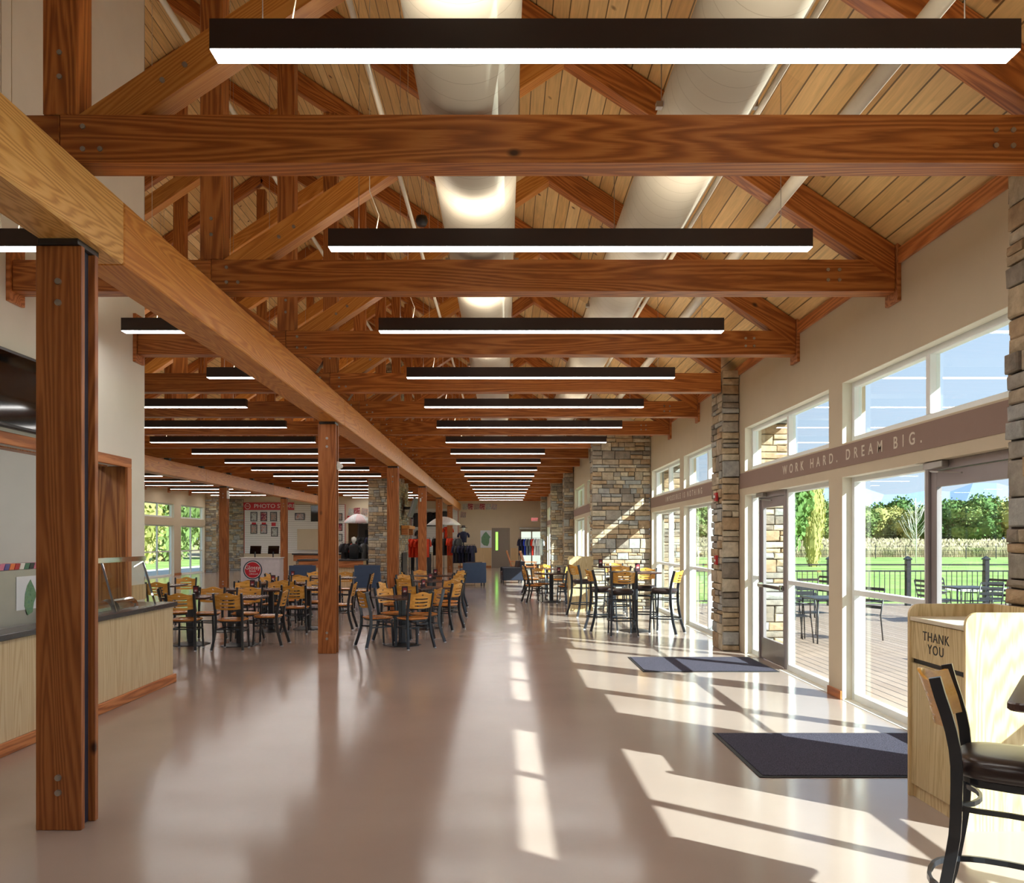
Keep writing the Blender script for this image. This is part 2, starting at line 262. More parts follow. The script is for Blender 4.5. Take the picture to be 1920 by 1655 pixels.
# ---------------------------------------------------------------- mesh helpers
class MB:
    def __init__(s): s.v = []; s.f = []; s.m = []; s.sm = []
    def add(s, vs, fs, mi=0, smooth=False):
        o = len(s.v); s.v += [tuple(v) for v in vs]
        for f in fs: s.f.append(tuple(i + o for i in f)); s.m.append(mi); s.sm.append(smooth)
        return s
    def box(s, x0, x1, y0, y1, z0, z1, mi=0, bev=0.0):
        if x0 > x1: x0, x1 = x1, x0
        if y0 > y1: y0, y1 = y1, y0
        if z0 > z1: z0, z1 = z1, z0
        if bev <= 0:
            vs = [(x, y, z) for z in (z0, z1) for y in (y0, y1) for x in (x0, x1)]
            return s.add(vs, [(0, 2, 3, 1), (4, 5, 7, 6), (0, 1, 5, 4), (2, 6, 7, 3), (0, 4, 6, 2), (1, 3, 7, 5)], mi)
        b = min(bev, (x1 - x0) / 2.01, (y1 - y0) / 2.01, (z1 - z0) / 2.01); vs = []
        for z, zi in ((z0, 1), (z1, -1)):
            for y, yi in ((y0, 1), (y1, -1)):
                for x, xi in ((x0, 1), (x1, -1)):
                    vs += [(x, y + yi * b, z + zi * b), (x + xi * b, y, z + zi * b), (x + xi * b, y + yi * b, z)]
        c = lambda i, k: i * 3 + k
        fs = [(c(0, 0), c(4, 0), c(6, 0), c(2, 0)), (c(1, 0), c(3, 0), c(7, 0), c(5, 0)), (c(0, 1), c(1, 1), c(5, 1), c(4, 1)), (c(2, 1), c(6, 1), c(7, 1), c(3, 1)),
              (c(0, 2), c(2, 2), c(3, 2), c(1, 2)), (c(4, 2), c(5, 2), c(7, 2), c(6, 2))]
        def e(i, j, k1, k2): fs.append((c(i, k1), c(i, k2), c(j, k2), c(j, k1)))
        for i, j in ((0, 1), (2, 3), (4, 5), (6, 7)): e(i, j, 1, 2)
        for i, j in ((0, 2), (1, 3), (4, 6), (5, 7)): e(i, j, 0, 2)
        for i, j in ((0, 4), (1, 5), (2, 6), (3, 7)): e(i, j, 0, 1)
        for i in range(8): fs.append((c(i, 0), c(i, 1), c(i, 2)))
        return s.add(vs, fs, mi)
    def prism(s, pts, a0, a1, axis=1, mi=0):
        """polygon pts in the plane across `axis`, extruded a0..a1"""
        n = len(pts)
        def P(p, a): return (p[0], a, p[1]) if axis == 1 else ((a, p[0], p[1]) if axis == 0 else (p[0], p[1], a))
        vs = [P(p, a0) for p in pts] + [P(p, a1) for p in pts]
        return s.add(vs, [tuple(range(n)), tuple(range(2 * n - 1, n - 1, -1))] + [(i, i + n, (i + 1) % n + n, (i + 1) % n) for i in range(n)], mi)
    def sweep(s, path, prof, mi=0, smooth=False, closed=False, up=(0, 0, 1)):
        """profile (list of (u,v)) swept along path points; u across, v up"""
        n = len(path); k = len(prof); vs = []; path = [Vector(p) for p in path]; up0 = Vector(up)
        for i, p in enumerate(path):
            if closed: d = path[(i + 1) % n] - path[i - 1]
            else: d = path[min(i + 1, n - 1)] - path[max(i - 1, 0)]
            d.normalize(); up_ = up0 if abs(d.dot(up0)) < 0.95 else Vector((0, 1, 0)) if abs(up0.y) < .5 else Vector((1, 0, 0))
            sx = d.cross(up_).normalized(); sz = sx.cross(d).normalized()
            for u, v in prof: vs.append(p + sx * u + sz * v)
        fs = []
        for i in range(n if closed else n - 1):
            a = i * k; b = ((i + 1) % n) * k
            for j in range(k): fs.append((a + j, a + (j + 1) % k, b + (j + 1) % k, b + j))
        if not closed: fs += [tuple(range(k - 1, -1, -1)), tuple(range((n - 1) * k, n * k))]
        return s.add(vs, fs, mi, smooth)
    def tube(s, path, r, seg=8, mi=0, closed=False, up=(0, 0, 1)):
        return s.sweep(path, [(r * math.cos(2 * math.pi * i / seg), r * math.sin(2 * math.pi * i / seg)) for i in range(seg)], mi, True, closed, up)
    def bar(s, path, w_, h_, mi=0, closed=False, up=(0, 0, 1)):
        return s.sweep(path, [(-w_ / 2, -h_ / 2), (w_ / 2, -h_ / 2), (w_ / 2, h_ / 2), (-w_ / 2, h_ / 2)], mi, False, closed, up)
    def lathe(s, prof, cx=0, cy=0, seg=20, mi=0, smooth=True):
        k = len(prof); vs = []
        for i in range(seg):
            a = 2 * math.pi * i / seg
            for r, z in prof: vs.append((cx + r * math.cos(a), cy + r * math.sin(a), z))
        fs = [(i * k + j, ((i + 1) % seg) * k + j, ((i + 1) % seg) * k + j + 1, i * k + j + 1) for i in range(seg) for j in range(k - 1)]
        if prof[0][0] > 1e-4: fs.append(tuple(i * k for i in range(seg))[::-1])
        if prof[-1][0] > 1e-4: fs.append(tuple(i * k + k - 1 for i in range(seg)))
        return s.add(vs, fs, mi, smooth)
    def disc(s, c, r, axis, t, seg=16, mi=0):
        pts = [(c[(axis + 1) % 3] + r * math.cos(2 * math.pi * i / seg), c[(axis + 2) % 3] + r * math.sin(2 * math.pi * i / seg)) for i in range(seg)]
        vs = []
        for a in (c[axis] - t / 2, c[axis] + t / 2):
            for p in pts:
                v = [0, 0, 0]; v[axis] = a; v[(axis + 1) % 3] = p[0]; v[(axis + 2) % 3] = p[1]; vs.append(v)
        return s.add(vs, [tuple(range(seg - 1, -1, -1)), tuple(range(seg, 2 * seg))] + [(i, (i + 1) % seg, (i + 1) % seg + seg, i + seg) for i in range(seg)], mi)
    def build(s, name, mats, parent=None, loc=None, rz=0):
        me = bpy.data.meshes.new(name); me.from_pydata(s.v, [], s.f); me.update()
        if not isinstance(mats, (list, tuple)): mats = [mats]
        for m in mats: me.materials.append(M[m] if isinstance(m, str) else m)
        me.polygons.foreach_set('material_index', s.m); me.polygons.foreach_set('use_smooth', s.sm)
        o = bpy.data.objects.new(name, me); COL.objects.link(o)
        if parent: o.parent = parent
        if loc is not None: o.location = loc
        if rz: o.rotation_euler = (0, 0, rz)
        return o
def tag(o, label=None, cat=None, group=None, kind=None):
    if label: o['label'] = label
    if cat: o['category'] = cat
    if group: o['group'] = group
    if kind: o['kind'] = kind
    return o
def empty(name, loc=(0, 0, 0), rz=0, label=None, cat=None, group=None, kind=None):
    o = bpy.data.objects.new(name, None); COL.objects.link(o); o.location = loc; o.rotation_euler = (0, 0, rz); o.empty_display_size = 0.1
    return tag(o, label, cat, group, kind)
def dup(root, loc, rz=0, label=None, group=None, cat=None):
    r = root.copy(); COL.objects.link(r); r.location = loc; r.rotation_euler = (0, 0, rz)
    tag(r, label, cat, group)
    for ch in list(root.children):
        c = ch.copy(); COL.objects.link(c); c.parent = r
        for g in ch.children:
            d = g.copy(); COL.objects.link(d); d.parent = c
    return r
def box(name, mat, x0, x1, y0, y1, z0, z1, parent=None, bev=0.0):
    """box whose origin is at its centre, so a copy or a label reads its own place"""
    c = Vector(((x0 + x1) / 2, (y0 + y1) / 2, (z0 + z1) / 2)); hx, hy, hz = abs(x1 - x0) / 2, abs(y1 - y0) / 2, abs(z1 - z0) / 2
    return MB().box(-hx, hx, -hy, hy, -hz, hz, 0, bev).build(name, mat, parent, c)
def timber(name, p0, p1, wid, dep, mat, parent=None, side=(0, 1, 0), bev=0.006):
    """beam between two points; wid across (along side), dep perpendicular; local X is the grain"""
    p0 = Vector(p0); p1 = Vector(p1); d = p1 - p0; L = d.length; d.normalize()
    sy = Vector(side); sz = d.cross(sy).normalized(); sy = sz.cross(d).normalized()
    o = MB().box(-L / 2, L / 2, -wid / 2, wid / 2, -dep / 2, dep / 2, 0, bev).build(name, mat, parent)
    o.matrix_basis = Matrix.Translation((p0 + p1) / 2) @ Matrix((d, sy, sz)).transposed().to_4x4()
    return o
def tpoly(name, pts, ang, wid, mat, parent=None, y=0.0):
    """timber with cut ends: outline pts (x,z) across Y, grain at angle ang (radians) in that plane"""
    cx = sum(p[0] for p in pts) / len(pts); cz = sum(p[1] for p in pts) / len(pts); c, s_ = math.cos(ang), math.sin(ang)
    loc = [((x - cx) * c + (z - cz) * s_, -(x - cx) * s_ + (z - cz) * c) for x, z in pts]
    o = MB().prism(loc, -wid / 2, wid / 2).build(name, mat, parent, (cx, y, cz)); o.rotation_euler = (0, -ang, 0)
    return o
def text(name, body, size, mat, loc, rot, parent=None, depth=0.002, spacing=1.0, align='CENTER', sx=1.0):
    cu = bpy.data.curves.new(name, 'FONT'); cu.body = body; cu.size = size; cu.extrude = depth; cu.space_character = spacing; cu.offset = .0018 if spacing > 1.8 else 0; cu.align_x = align; cu.align_y = 'CENTER'
    t = bpy.data.objects.new(name, cu); me = bpy.data.meshes.new_from_object(t); bpy.data.objects.remove(t)
    me.name = name; me.materials.clear(); me.materials.append(M[mat])
    o = bpy.data.objects.new(name, me); COL.objects.link(o); o.location = loc; o.rotation_euler = rot; o.scale = (sx, 1, 1)
    if parent: o.parent = parent
    return o
ORD = ['first', 'second', 'third', 'fourth', 'fifth', 'sixth', 'seventh', 'eighth', 'ninth', 'tenth', 'eleventh', 'twelfth', 'thirteenth', 'fourteenth', 'fifteenth', 'sixteenth', 'seventeenth', 'eighteenth', 'nineteenth', 'twentieth']

# ---------------------------------------------------------------- main dimensions
XW, XW2, XL, YB, YN = 3.48, 2.30, -15.06, 48.5, -4.0     # right wall, far right wall, left wall, back wall, wall behind the camera
XK, YK = -4.365, 10.0                                     # servery wall and its far corner
RX = -5.79; SL = 0.67
def roofz(x): return 4.269 + SL * (3.41 - (x if x > RX else 2 * RX - x))
TY = lambda n: 4.772 + 2.47 * n
CZ0, CZ1, TH = 3.832, 4.110, 0.176

# ---------------------------------------------------------------- the setting: floor, roof, walls
tag(box('floor', 'floor', XL - .2, 3.72, YN - .2, YB + .2, -0.2, 0.0), kind='structure')
MB().prism([(4.45, roofz(4.45)), (RX, roofz(RX)), (RX, roofz(RX) + .25), (4.45, roofz(4.45) + .25)], YN - .5, YB + .5).build('ceiling', 'ceil')['kind'] = 'structure'
xx = 2 * RX - 4.45
MB().prism([(xx, roofz(xx)), (xx, roofz(xx) + .25), (RX, roofz(RX) + .25), (RX, roofz(RX))], YN - .5, YB + .5).build('ceiling', 'ceil')['kind'] = 'structure'

Z1, Z2, Z3 = 2.29, 2.63, 3.26
def long_wall(name, x0, x1, ya, yb, ops, top, mat='wall', low=0.0):
    """wall along Y with the openings (y0,y1), each one low and one high"""
    m = MB(); y = ya
    for a, b in ops:
        m.box(x0, x1, y, a, 0, top); m.box(x0, x1, a, b, Z1, Z2); m.box(x0, x1, a, b, Z3, top)
        if low: m.box(x0, x1, a, b, 0, low)
        y = b
    m.box(x0, x1, y, yb, 0, top)
    return tag(m.build(name, mat), kind='structure')
OPS1 = [(-1.9, 1.15), (1.5, 4.58), (5.4, 8.475), (8.82, 11.9), (12.9, 15.94), (16.3, 19.38)]
OPS2 = [(20.2, 22.8), (23.6, 26.75), (27.9, 31.7), (33.0, 36.5), (37.2, 40.2), (40.7, 43.7)]
long_wall('wall_right', XW, XW + .24, YN, 19.7, OPS1, 4.25)
long_wall('wall_right', XW2, XW2 + .24, 19.93, YB, OPS2, 5.0)
OPSL = [(11.0, 14.0), (18, 21), (25, 28), (31, 34), (34.5, 37.6), (38.4, 41.4), (42.3, 43.9)]
long_wall('wall_left', XL - .24, XL, YK, YB, OPSL, 4.25)
# back wall with the gable and the wall behind the camera
gable = [(XL - .24, 0), (XW2 + .24, 0), (XW2 + .24, roofz(2.54)), (RX, roofz(RX)), (XL - .24, roofz(XL - .24))]
MB().prism(gable, YB, YB + .25).build('wall_back', 'wall')['kind'] = 'structure'
MB().prism([(XL - .24, 0), (XW + .24, 0), (XW + .24, roofz(3.72)), (RX, roofz(RX)), (XL - .24, roofz(XL - .24))], YN - .25, YN).build('wall_front', 'wall')['kind'] = 'structure'
# servery wall: wide opening above the counter
m = MB(); zt = roofz(XK)
m.box(XK - .2, XK, YN, 1.5, 0, zt); m.box(XK - .2, XK, 1.5, 9.5, 2.5, zt); m.box(XK - .2, XK, 1.5, 9.5, 0, .879); m.box(XK - .2, XK, 9.5, YK, 0, zt)
m.build('wall_servery', 'whitewall')['kind'] = 'structure'
m = MB(); m.prism([(XK - .2, 0), (XK - .2, roofz(XK - .2)), (RX, roofz(RX)), (-9.0, roofz(-9.0)), (-9.0, 0)], YK - .2, YK); m.build('wall_servery', 'whitewall')['kind'] = 'structure'
box('wall_servery', 'grey', -7.1, -6.9, YN, YK - .2, 0, 3.6)['kind'] = 'structure'
box('ceiling', 'whitewall', -6.9, XK - .2, YN, YK - .2, 3.3, 3.4)['kind'] = 'structure'
for i, yy in enumerate((2.6, 5.2, 7.8)):  # lights added out of view to brighten the grey kitchen wall
    r = empty('added_fill_light', (-5.7, yy, 3.3), label='unseen fill light added inside the servery kitchen, %s from the near end' % ['first', 'second', 'third'][i], cat='fill light', group='added kitchen fill lights')
    MB().box(-.3, .3, -.6, .6, -.03, 0).build('housing', 'white', r); MB().box(-.28, .28, -.58, .58, -.034, -.029).build('diffuser', 'kitchenfill', r)
for i, yy in enumerate((2.2, 3.6, 5.0, 6.4, 7.8, 9.1)):
    box('trim_%d' % (60 + i), 'greyd', -6.9, -6.885, yy, yy + .02, 0, 3.3)['kind'] = 'structure'
# cherry trim at the wall heads, baseboards
k = 0
def trim(x0, x1, y0, y1, z0, z1, mat='cherry', name=None):
    global k
    k += 1; o = MB()
    if abs(y1 - y0) > abs(x1 - x0):     # grain along local x
        o = timber(name or 'trim_%d' % k, ((x0 + x1) / 2, y0, (z0 + z1) / 2), ((x0 + x1) / 2, y1, (z0 + z1) / 2), abs(x1 - x0), z1 - z0, mat, side=(-1, 0, 0), bev=.002)
    else: o = box(name or 'trim_%d' % k, mat, x0, x1, y0, y1, z0, z1, bev=.002)
    o['kind'] = 'structure'; return o
trim(XW - .03, XW, YN, 19.5, 4.07, 4.20)
trim(XW2 - .03, XW2, 19.95, YB, 4.85, 5.0)
trim(XL, XL + .03, YK, 44, 4.07, 4.20)
ya = YN
for a, b in OPS1 + [(19.7, 19.7)]:
    if a - ya > .05 and not (abs(ya - 1.15) > 9): trim(XW - .02, XW, max(ya, YN), a, 0, .09, name='baseboard_right')
    ya = b
ya = 19.95
for a, b in OPS2 + [(YB, YB)]:
    trim(XW2 - .02, XW2, ya, a, 0, .09, name='baseboard_right'); ya = b
ya = YK
for a, b in OPSL + [(YB, YB)]:
    trim(XL, XL + .02, ya, a, 0, .1, name='baseboard_left'); ya = b

# taupe message bands above the lower windows (bay by bay)
def band(x, ya, yb, body, size, yc, sp, kidx):
    b = box('trim_%d' % kidx, 'taupe', x - .006, x, ya, yb, 2.392, 2.613); b['kind'] = 'structure'
    if body:
        t = text('lettering', body, size, 'lett', (-0.004, yc - (ya + yb) / 2, 0), (R(90), 0, R(-90)), b, .001, sp)
        t['label'] = 'cream lettering ' + body
    return b
band(XW, 5.31, 12.15, 'WORK HARD. DREAM BIG.', .15, 8.55, 2.08, 41)
band(XW, 12.8, 19.5, 'IMPOSSIBLE IS NOTHING', .15, 16.05, 2.05, 42)
band(XW, -1.95, 4.67, None, 0, 0, 0, 43); band(XW2, 19.95, 27.1, None, 0, 0, 0, 44); band(XW2, 27.6, 32.0, None, 0, 0, 0, 45); band(XW2, 32.6, 44.0, None, 0, 0, 0, 46)

# ---------------------------------------------------------------- windows and doors
wn_ = 0; dn_ = 0
def window(x, a, b, z0, z1, s=1, mull=True, rail=None, fw=.055, rev=(1, 1)):
    """frame and panes in an opening along Y; s=+1: the room is on the -X side"""
    global wn_; wn_ += 1
    r = empty('window_%d' % wn_, (x, (a + b) / 2, z0), kind='structure')
    X0, X1 = (.10, .18) if s > 0 else (-.18, -.10)
    h = (b - a) / 2; H = z1 - z0; m = MB()
    m.box(X0, X1, -h, -h + fw, 0, H, 0, .004); m.box(X0, X1, h - fw, h, 0, H, 0, .004)
    m.box(X0, X1, -h + fw, h - fw, 0, fw + .02, 0, .004); m.box(X0, X1, -h + fw, h - fw, H - fw, H, 0, .004)
    if mull: m.box(X0 - .01 * s, X1, -fw * .6, fw * .6, fw + .02, H - fw, 0, .004)
    if rail: m.box(X0, X1, -h + fw, h - fw, rail, rail + .055, 0, .004)
    m.build('window_frame', 'frame', r)
    cells = [(-h + fw, -fw * .6), (fw * .6, h - fw)] if mull else [(-h + fw, h - fw)]
    zz = [(fw + .02, rail), (rail + .055, H - fw)] if rail else [(fw + .02, H - fw)]
    for c0, c1 in cells:
        for q0, q1 in zz: MB().box(X0 + .045 * 1, X0 + .05, c0, c1, q0, q1).build('pane', 'glass', r)
    j = MB()                                              # painted reveals of the opening
    jx0, jx1 = (.001, X0) if s > 0 else (X1, -.001)
    if rev[1]: j.box(jx0, jx1, h, h - .004, 0, H)
    if rev[0]: j.box(jx0, jx1, -h, -h + .004, 0, H)
    j.box(jx0, jx1, -h, h, H - .004, H); j.box(jx0, jx1, -h, h, 0, .004)
    j.build('reveal', 'jamb', r)
    return r
def glazed_door(x, a, b, z1, hinge, s=1, bar=True, closer=True):
    """aluminium door leaf with frame along Y between a and b; hinge = 'a' or 'b' side"""
    global dn_; dn_ += 1
    r = empty('door_%d' % dn_, (x, (a + b) / 2, 0), kind='structure'); h = (b - a) / 2; X0, X1 = .09, .17
    m = MB(); m.box(X0 - .01, X1, -h, -h + .05, 0, z1, 0, .003); m.box(X0 - .01, X1, h - .05, h, 0, z1, 0, .003); m.box(X0 - .01, X1, -h + .05, h - .05, z1 - .07, z1, 0, .003)
    m.build('door_frame', 'alu', r)
    l = MB(); q = h - .055; zt = z1 - .075; st = .09
    l.box(X0 + .01, X0 + .055, -q, -q + st, .01, zt, 0, .003); l.box(X0 + .01, X0 + .055, q - st, q, .01, zt, 0, .003)
    l.box(X0 + .01, X0 + .055, -q + st, q - st, zt - .13, zt, 0, .003); l.box(X0 + .01, X0 + .055, -q + st, q - st, .01, .30, 0, .003)
    lf = l.build('door_leaf', 'alu', r)
    MB().box(X0 + .028, X0 + .034, -q + st, q - st, .30, zt - .13).build('pane', 'glass', r)
    MB().box(X0 + .004, X0 + .01, -q + .02, q - .02, .03, .29).build('kick_plate', 'steelp', r)
    if bar:
        p = MB(); p.box(X0 - .055, X0 - .025, -q + .02, q - .02, 1.0, 1.045, 0, .006); p.box(X0 - .05, X0 + .01, -q + .02, -q + .08, .99, 1.06, 0, .006); p.box(X0 - .05, X0 + .01, q - .08, q - .02, .99, 1.06, 0, .006)
        p.build('panic_bar', 'chrome', r)
    if closer:
        p = MB(); sg = -1 if hinge == 'a' else 1
        p.box(X0 - .07, X0 - .012, sg * (q - .02), sg * (q - .32), z1 - .062, z1 - .005, 0, .005)
        p.bar([(X0 - .05, sg * (q - .12), z1 - .08), (X0 - .09, sg * (q - .32), z1 - .10), (X0 - .01, sg * (q - .5), z1 - .12)], .02, .012)
        p.build('door_closer', 'steelp', r)
    return r
for i, (a, b) in enumerate(OPS1):
    window(XW, a, b, Z2, Z3)
    if i == 2:
        window(XW, 6.96, b, 0, Z1, mull=False, rail=1.08, rev=(0, 1)); glazed_door(XW, 5.70, 6.96, Z1, 'b'); window(XW, a, 5.70, 0, Z1, mull=False, rail=1.08, rev=(1, 0))
    elif i == 3:
        window(XW, a, 10.42, 0, Z1, mull=False, rail=1.08, rev=(1, 0)); glazed_door(XW, 10.42, 11.52, Z1, 'b'); window(XW, 11.52, b, 0, Z1, mull=False, rail=1.08, rev=(0, 1))
    else: window(XW, a, b, 0, Z1, rail=1.08)
for a, b in OPS2: window(XW2, a, b, Z2, Z3); window(XW2, a, b, 0, Z1, rail=1.08)
for a, b in OPSL: window(XL, a, b, Z2, Z3, s=-1); window(XL, a, b, 0, Z1, s=-1, rail=1.08)
# far wall doors
def far_door():
    global dn_; dn_ += 1
    r = empty('door_%d' % dn_, (-.19, YB, 0), kind='structure')
    m = MB(); m.box(-.53, -.47, -.05, .0, 0, 2.32, 0, .004); m.box(.47, .53, -.05, .0, 0, 2.32, 0, .004); m.box(-.47, .47, -.05, 0, 2.25, 2.32, 0, .004); m.build('door_frame', 'greydoor', r)
    MB().box(-.465, .465, -.035, -.005, .01, 2.245, 0, .003).build('door_leaf', 'greydoor', r)
    MB().box(-.30, -.17, -.04, -.034, 1.02, 2.08).build('vision_panel', 'green', r)
    p = MB(); p.tube([(-.41, -.035, 1.0), (-.41, -.09, 1.0), (-.30, -.09, 1.0)], .012); p.disc((-.41, -.037, 1.0), .03, 1, .008); p.build('door_handle', 'chrome', r)
    dn_ += 1
    r = empty('door_%d' % dn_, (1.62, YB, 0), kind='structure')
    m = MB()
    for x in (-.68, -.02, .62): m.box(x, x + .06, -.06, 0, 0, 2.2, 0, .004)
    m.box(-.62, .62, -.06, 0, 2.12, 2.2, 0, .004); m.box(-.62, -.02, -.04, -.01, .0, .2); m.box(.04, .62, -.04, -.01, 0, .2); m.build('door_frame', 'greydoor', r)
    MB().box(-.60, -.03, -.03, -.024, .2, 2.1).build('pane', 'glowpane', r); MB().box(.05, .60, -.03, -.024, .2, 2.1).build('pane', 'glowpane', r)
    MB().box(-.72, .5, -.22, -.06, 2.24, 2.36, 0, .01).build('air_curtain', 'steelp', r)
M['glowpane'] = emit('self_glowing_glazing', srgb(196, 214, 200), 0.9)  # door panes emit their own daylight; solid wall stands behind them
far_door()

# ---------------------------------------------------------------- stone piers
def stone_face(m, o, u, nrm, W, H, seed):
    """lay a random ashlar wall on a rectangle: o corner, u horizontal dir, nrm outward"""
    r = random.Random(seed); o = Vector(o); u = Vector(u); nrm = Vector(nrm); z = 0.0; K = len(STONES)
    def st(x0, x1, z0, z1):
        d = r.uniform(.02, .052); g = .006; j = lambda: r.uniform(-.006, .006); b = .009
        P = lambda x, z_, dd: o + u * x + Vector((0, 0, z_)) + nrm * dd
        c = [(x0 + g + j(), z0 + g + j()), (x1 - g + j(), z0 + g + j()), (x1 - g + j(), z1 - g + j()), (x0 + g + j(), z1 - g + j())]
        ins = [(c[0][0] + b, c[0][1] + b), (c[1][0] - b, c[1][1] + b), (c[2][0] - b, c[2][1] - b), (c[3][0] + b, c[3][1] - b)]
        mid = (sum(p[0] for p in ins) / 4, sum(p[1] for p in ins) / 4)
        vs = [P(*p, 0) for p in c] + [P(*p, d - .008) for p in c] + [P(*p, d + r.uniform(-.004, .004)) for p in ins] + [P(*mid, d + r.uniform(.002, .012))]
        fs = [(0, 1, 5, 4), (1, 2, 6, 5), (2, 3, 7, 6), (3, 0, 4, 7), (4, 5, 9, 8), (5, 6, 10, 9), (6, 7, 11, 10), (7, 4, 8, 11), (8, 9, 12), (9, 10, 12), (10, 11, 12), (11, 8, 12)]
        m.add(vs, fs, r.randrange(K))
    while z < H - .02:
        h = min(r.choice([.07, .09, .1, .13, .16, .2, .24]), H - z)
        if H - z - h < .05: h = H - z
        x = 0.0
        while x < W - .01:
            l = r.uniform(.12, .42) if h < .15 else r.uniform(.16, .38)
            if W - x - l < .1: l = W - x
            if h > .15 and r.random() < .6:
                s_ = z + h * r.uniform(.35, .65); st(x, x + l, z, s_)
                if l > .26 and r.random() < .5: q = x + l * r.uniform(.35, .65); st(x, q, s_, z + h); st(q, x + l, s_, z + h)
                else: st(x, x + l, s_, z + h)
            else: st(x, x + l, z, z + h)
            x += l
        z += h
def stone_pier(x0, x1, y0, y1, z1, seed, label, faces='lnrf'):
    m = MB(); e = .035; K = len(STONES); m.box(x0 + e, x1 - e, y0 + e, y1 - e, 0, z1, K); H = z1
    if 'n' in faces: stone_face(m, (x0 + e - .03, y0 + e, 0), (1, 0, 0), (0, -1, 0), x1 - x0 - 2 * e + .06, H, seed)
    if 'f' in faces: stone_face(m, (x1 - e, y1 - e, 0), (-1, 0, 0), (0, 1, 0), x1 - x0 - 2 * e, H, seed + 1)
    if 'l' in faces: stone_face(m, (x0 + e, y1 - e, 0), (0, -1, 0), (-1, 0, 0), y1 - y0 - 2 * e, H, seed + 2)
    if 'r' in faces: stone_face(m, (x1 - e, y0 + e, 0), (0, 1, 0), (1, 0, 0), y1 - y0 - 2 * e, H, seed + 3)
    o = m.build('stone_pier', STONES + [M['mortar']]); tag(o, label, 'stone pier', None)
    return o
def pier_pair(x0, y0, y1, seed, lab, xo=3.78, zo=3.6, inner=True):
    if inner: stone_pier(x0, XW, y0, y1, 4.15, seed, lab + ', indoors', 'lnf')
    stone_pier(xo, 4.2, y0, y1, zo, seed + 50, lab + ', outdoors', 'nrf')
pier_pair(3.215, 4.67, 5.31, 11, 'rough stone veneer pier nearest the camera at the right edge')
pier_pair(3.215, 12.15, 12.8, 21, 'slim stone veneer pier between the message bands, with red alarms on it')
stone_pier(2.08, XW, 19.5, 19.95, 4.15, 31, 'broad stone veneer wall pier behind the bar tables', 'lnf')
stone_pier(3.78, 4.2, 19.5, 20.1, 3.6, 35, 'stone veneer pier out on the deck past the lettered windows', 'nrf')
pier_pair(3.215, -2.6, -1.95, 41, 'stone veneer pier behind the camera')
stone_pier(1.97, XW2, 27.1, 27.6, 4.6, 51, 'narrow stone veneer pier right behind the broad one', 'lnf')
stone_pier(1.83, XW2, 32.0, 32.6, 4.6, 61, 'stone veneer pier second to last before the exit wall', 'lnf')
stone_pier(1.97, XW2 - .02, 44.0, 44.6, 4.6, 71, 'last stone veneer pier beside the clothes rail and exit sign', 'lnf')
stone_pier(XL, -14.5, 41.5, 42.2, 4.1, 81, 'brown stone pier beside the far left windows', 'nrf')
# filler above the broad pier up to the sloping ceiling
MB().prism([(2.08, 4.15), (XW, 4.15), (XW, 4.2), (2.08, roofz(2.08))], 19.55, 19.9).build('wall_right', 'wall')['kind'] = 'structure'
# exterior thickness of the wall head / rafter tails outside
for n in range(-2, 18):
    y = TY(n) + TH / 2; xo = 3.73
    o = MB().prism([(xo, roofz(xo) - .02), (4.35, roofz(4.35) - .02), (4.35, roofz(4.35) - .14), (4.22, roofz(4.22) - .26), (xo, roofz(xo) - .3)], -.09, .09).build('rafter_tail', 'timber_light', None, (0, y, 0))
    tag(o, 'timber rafter tail under the eave outside, %s from the near end of the wall' % ORD[n + 2], 'rafter tail', 'rafter tails under the outside eave')

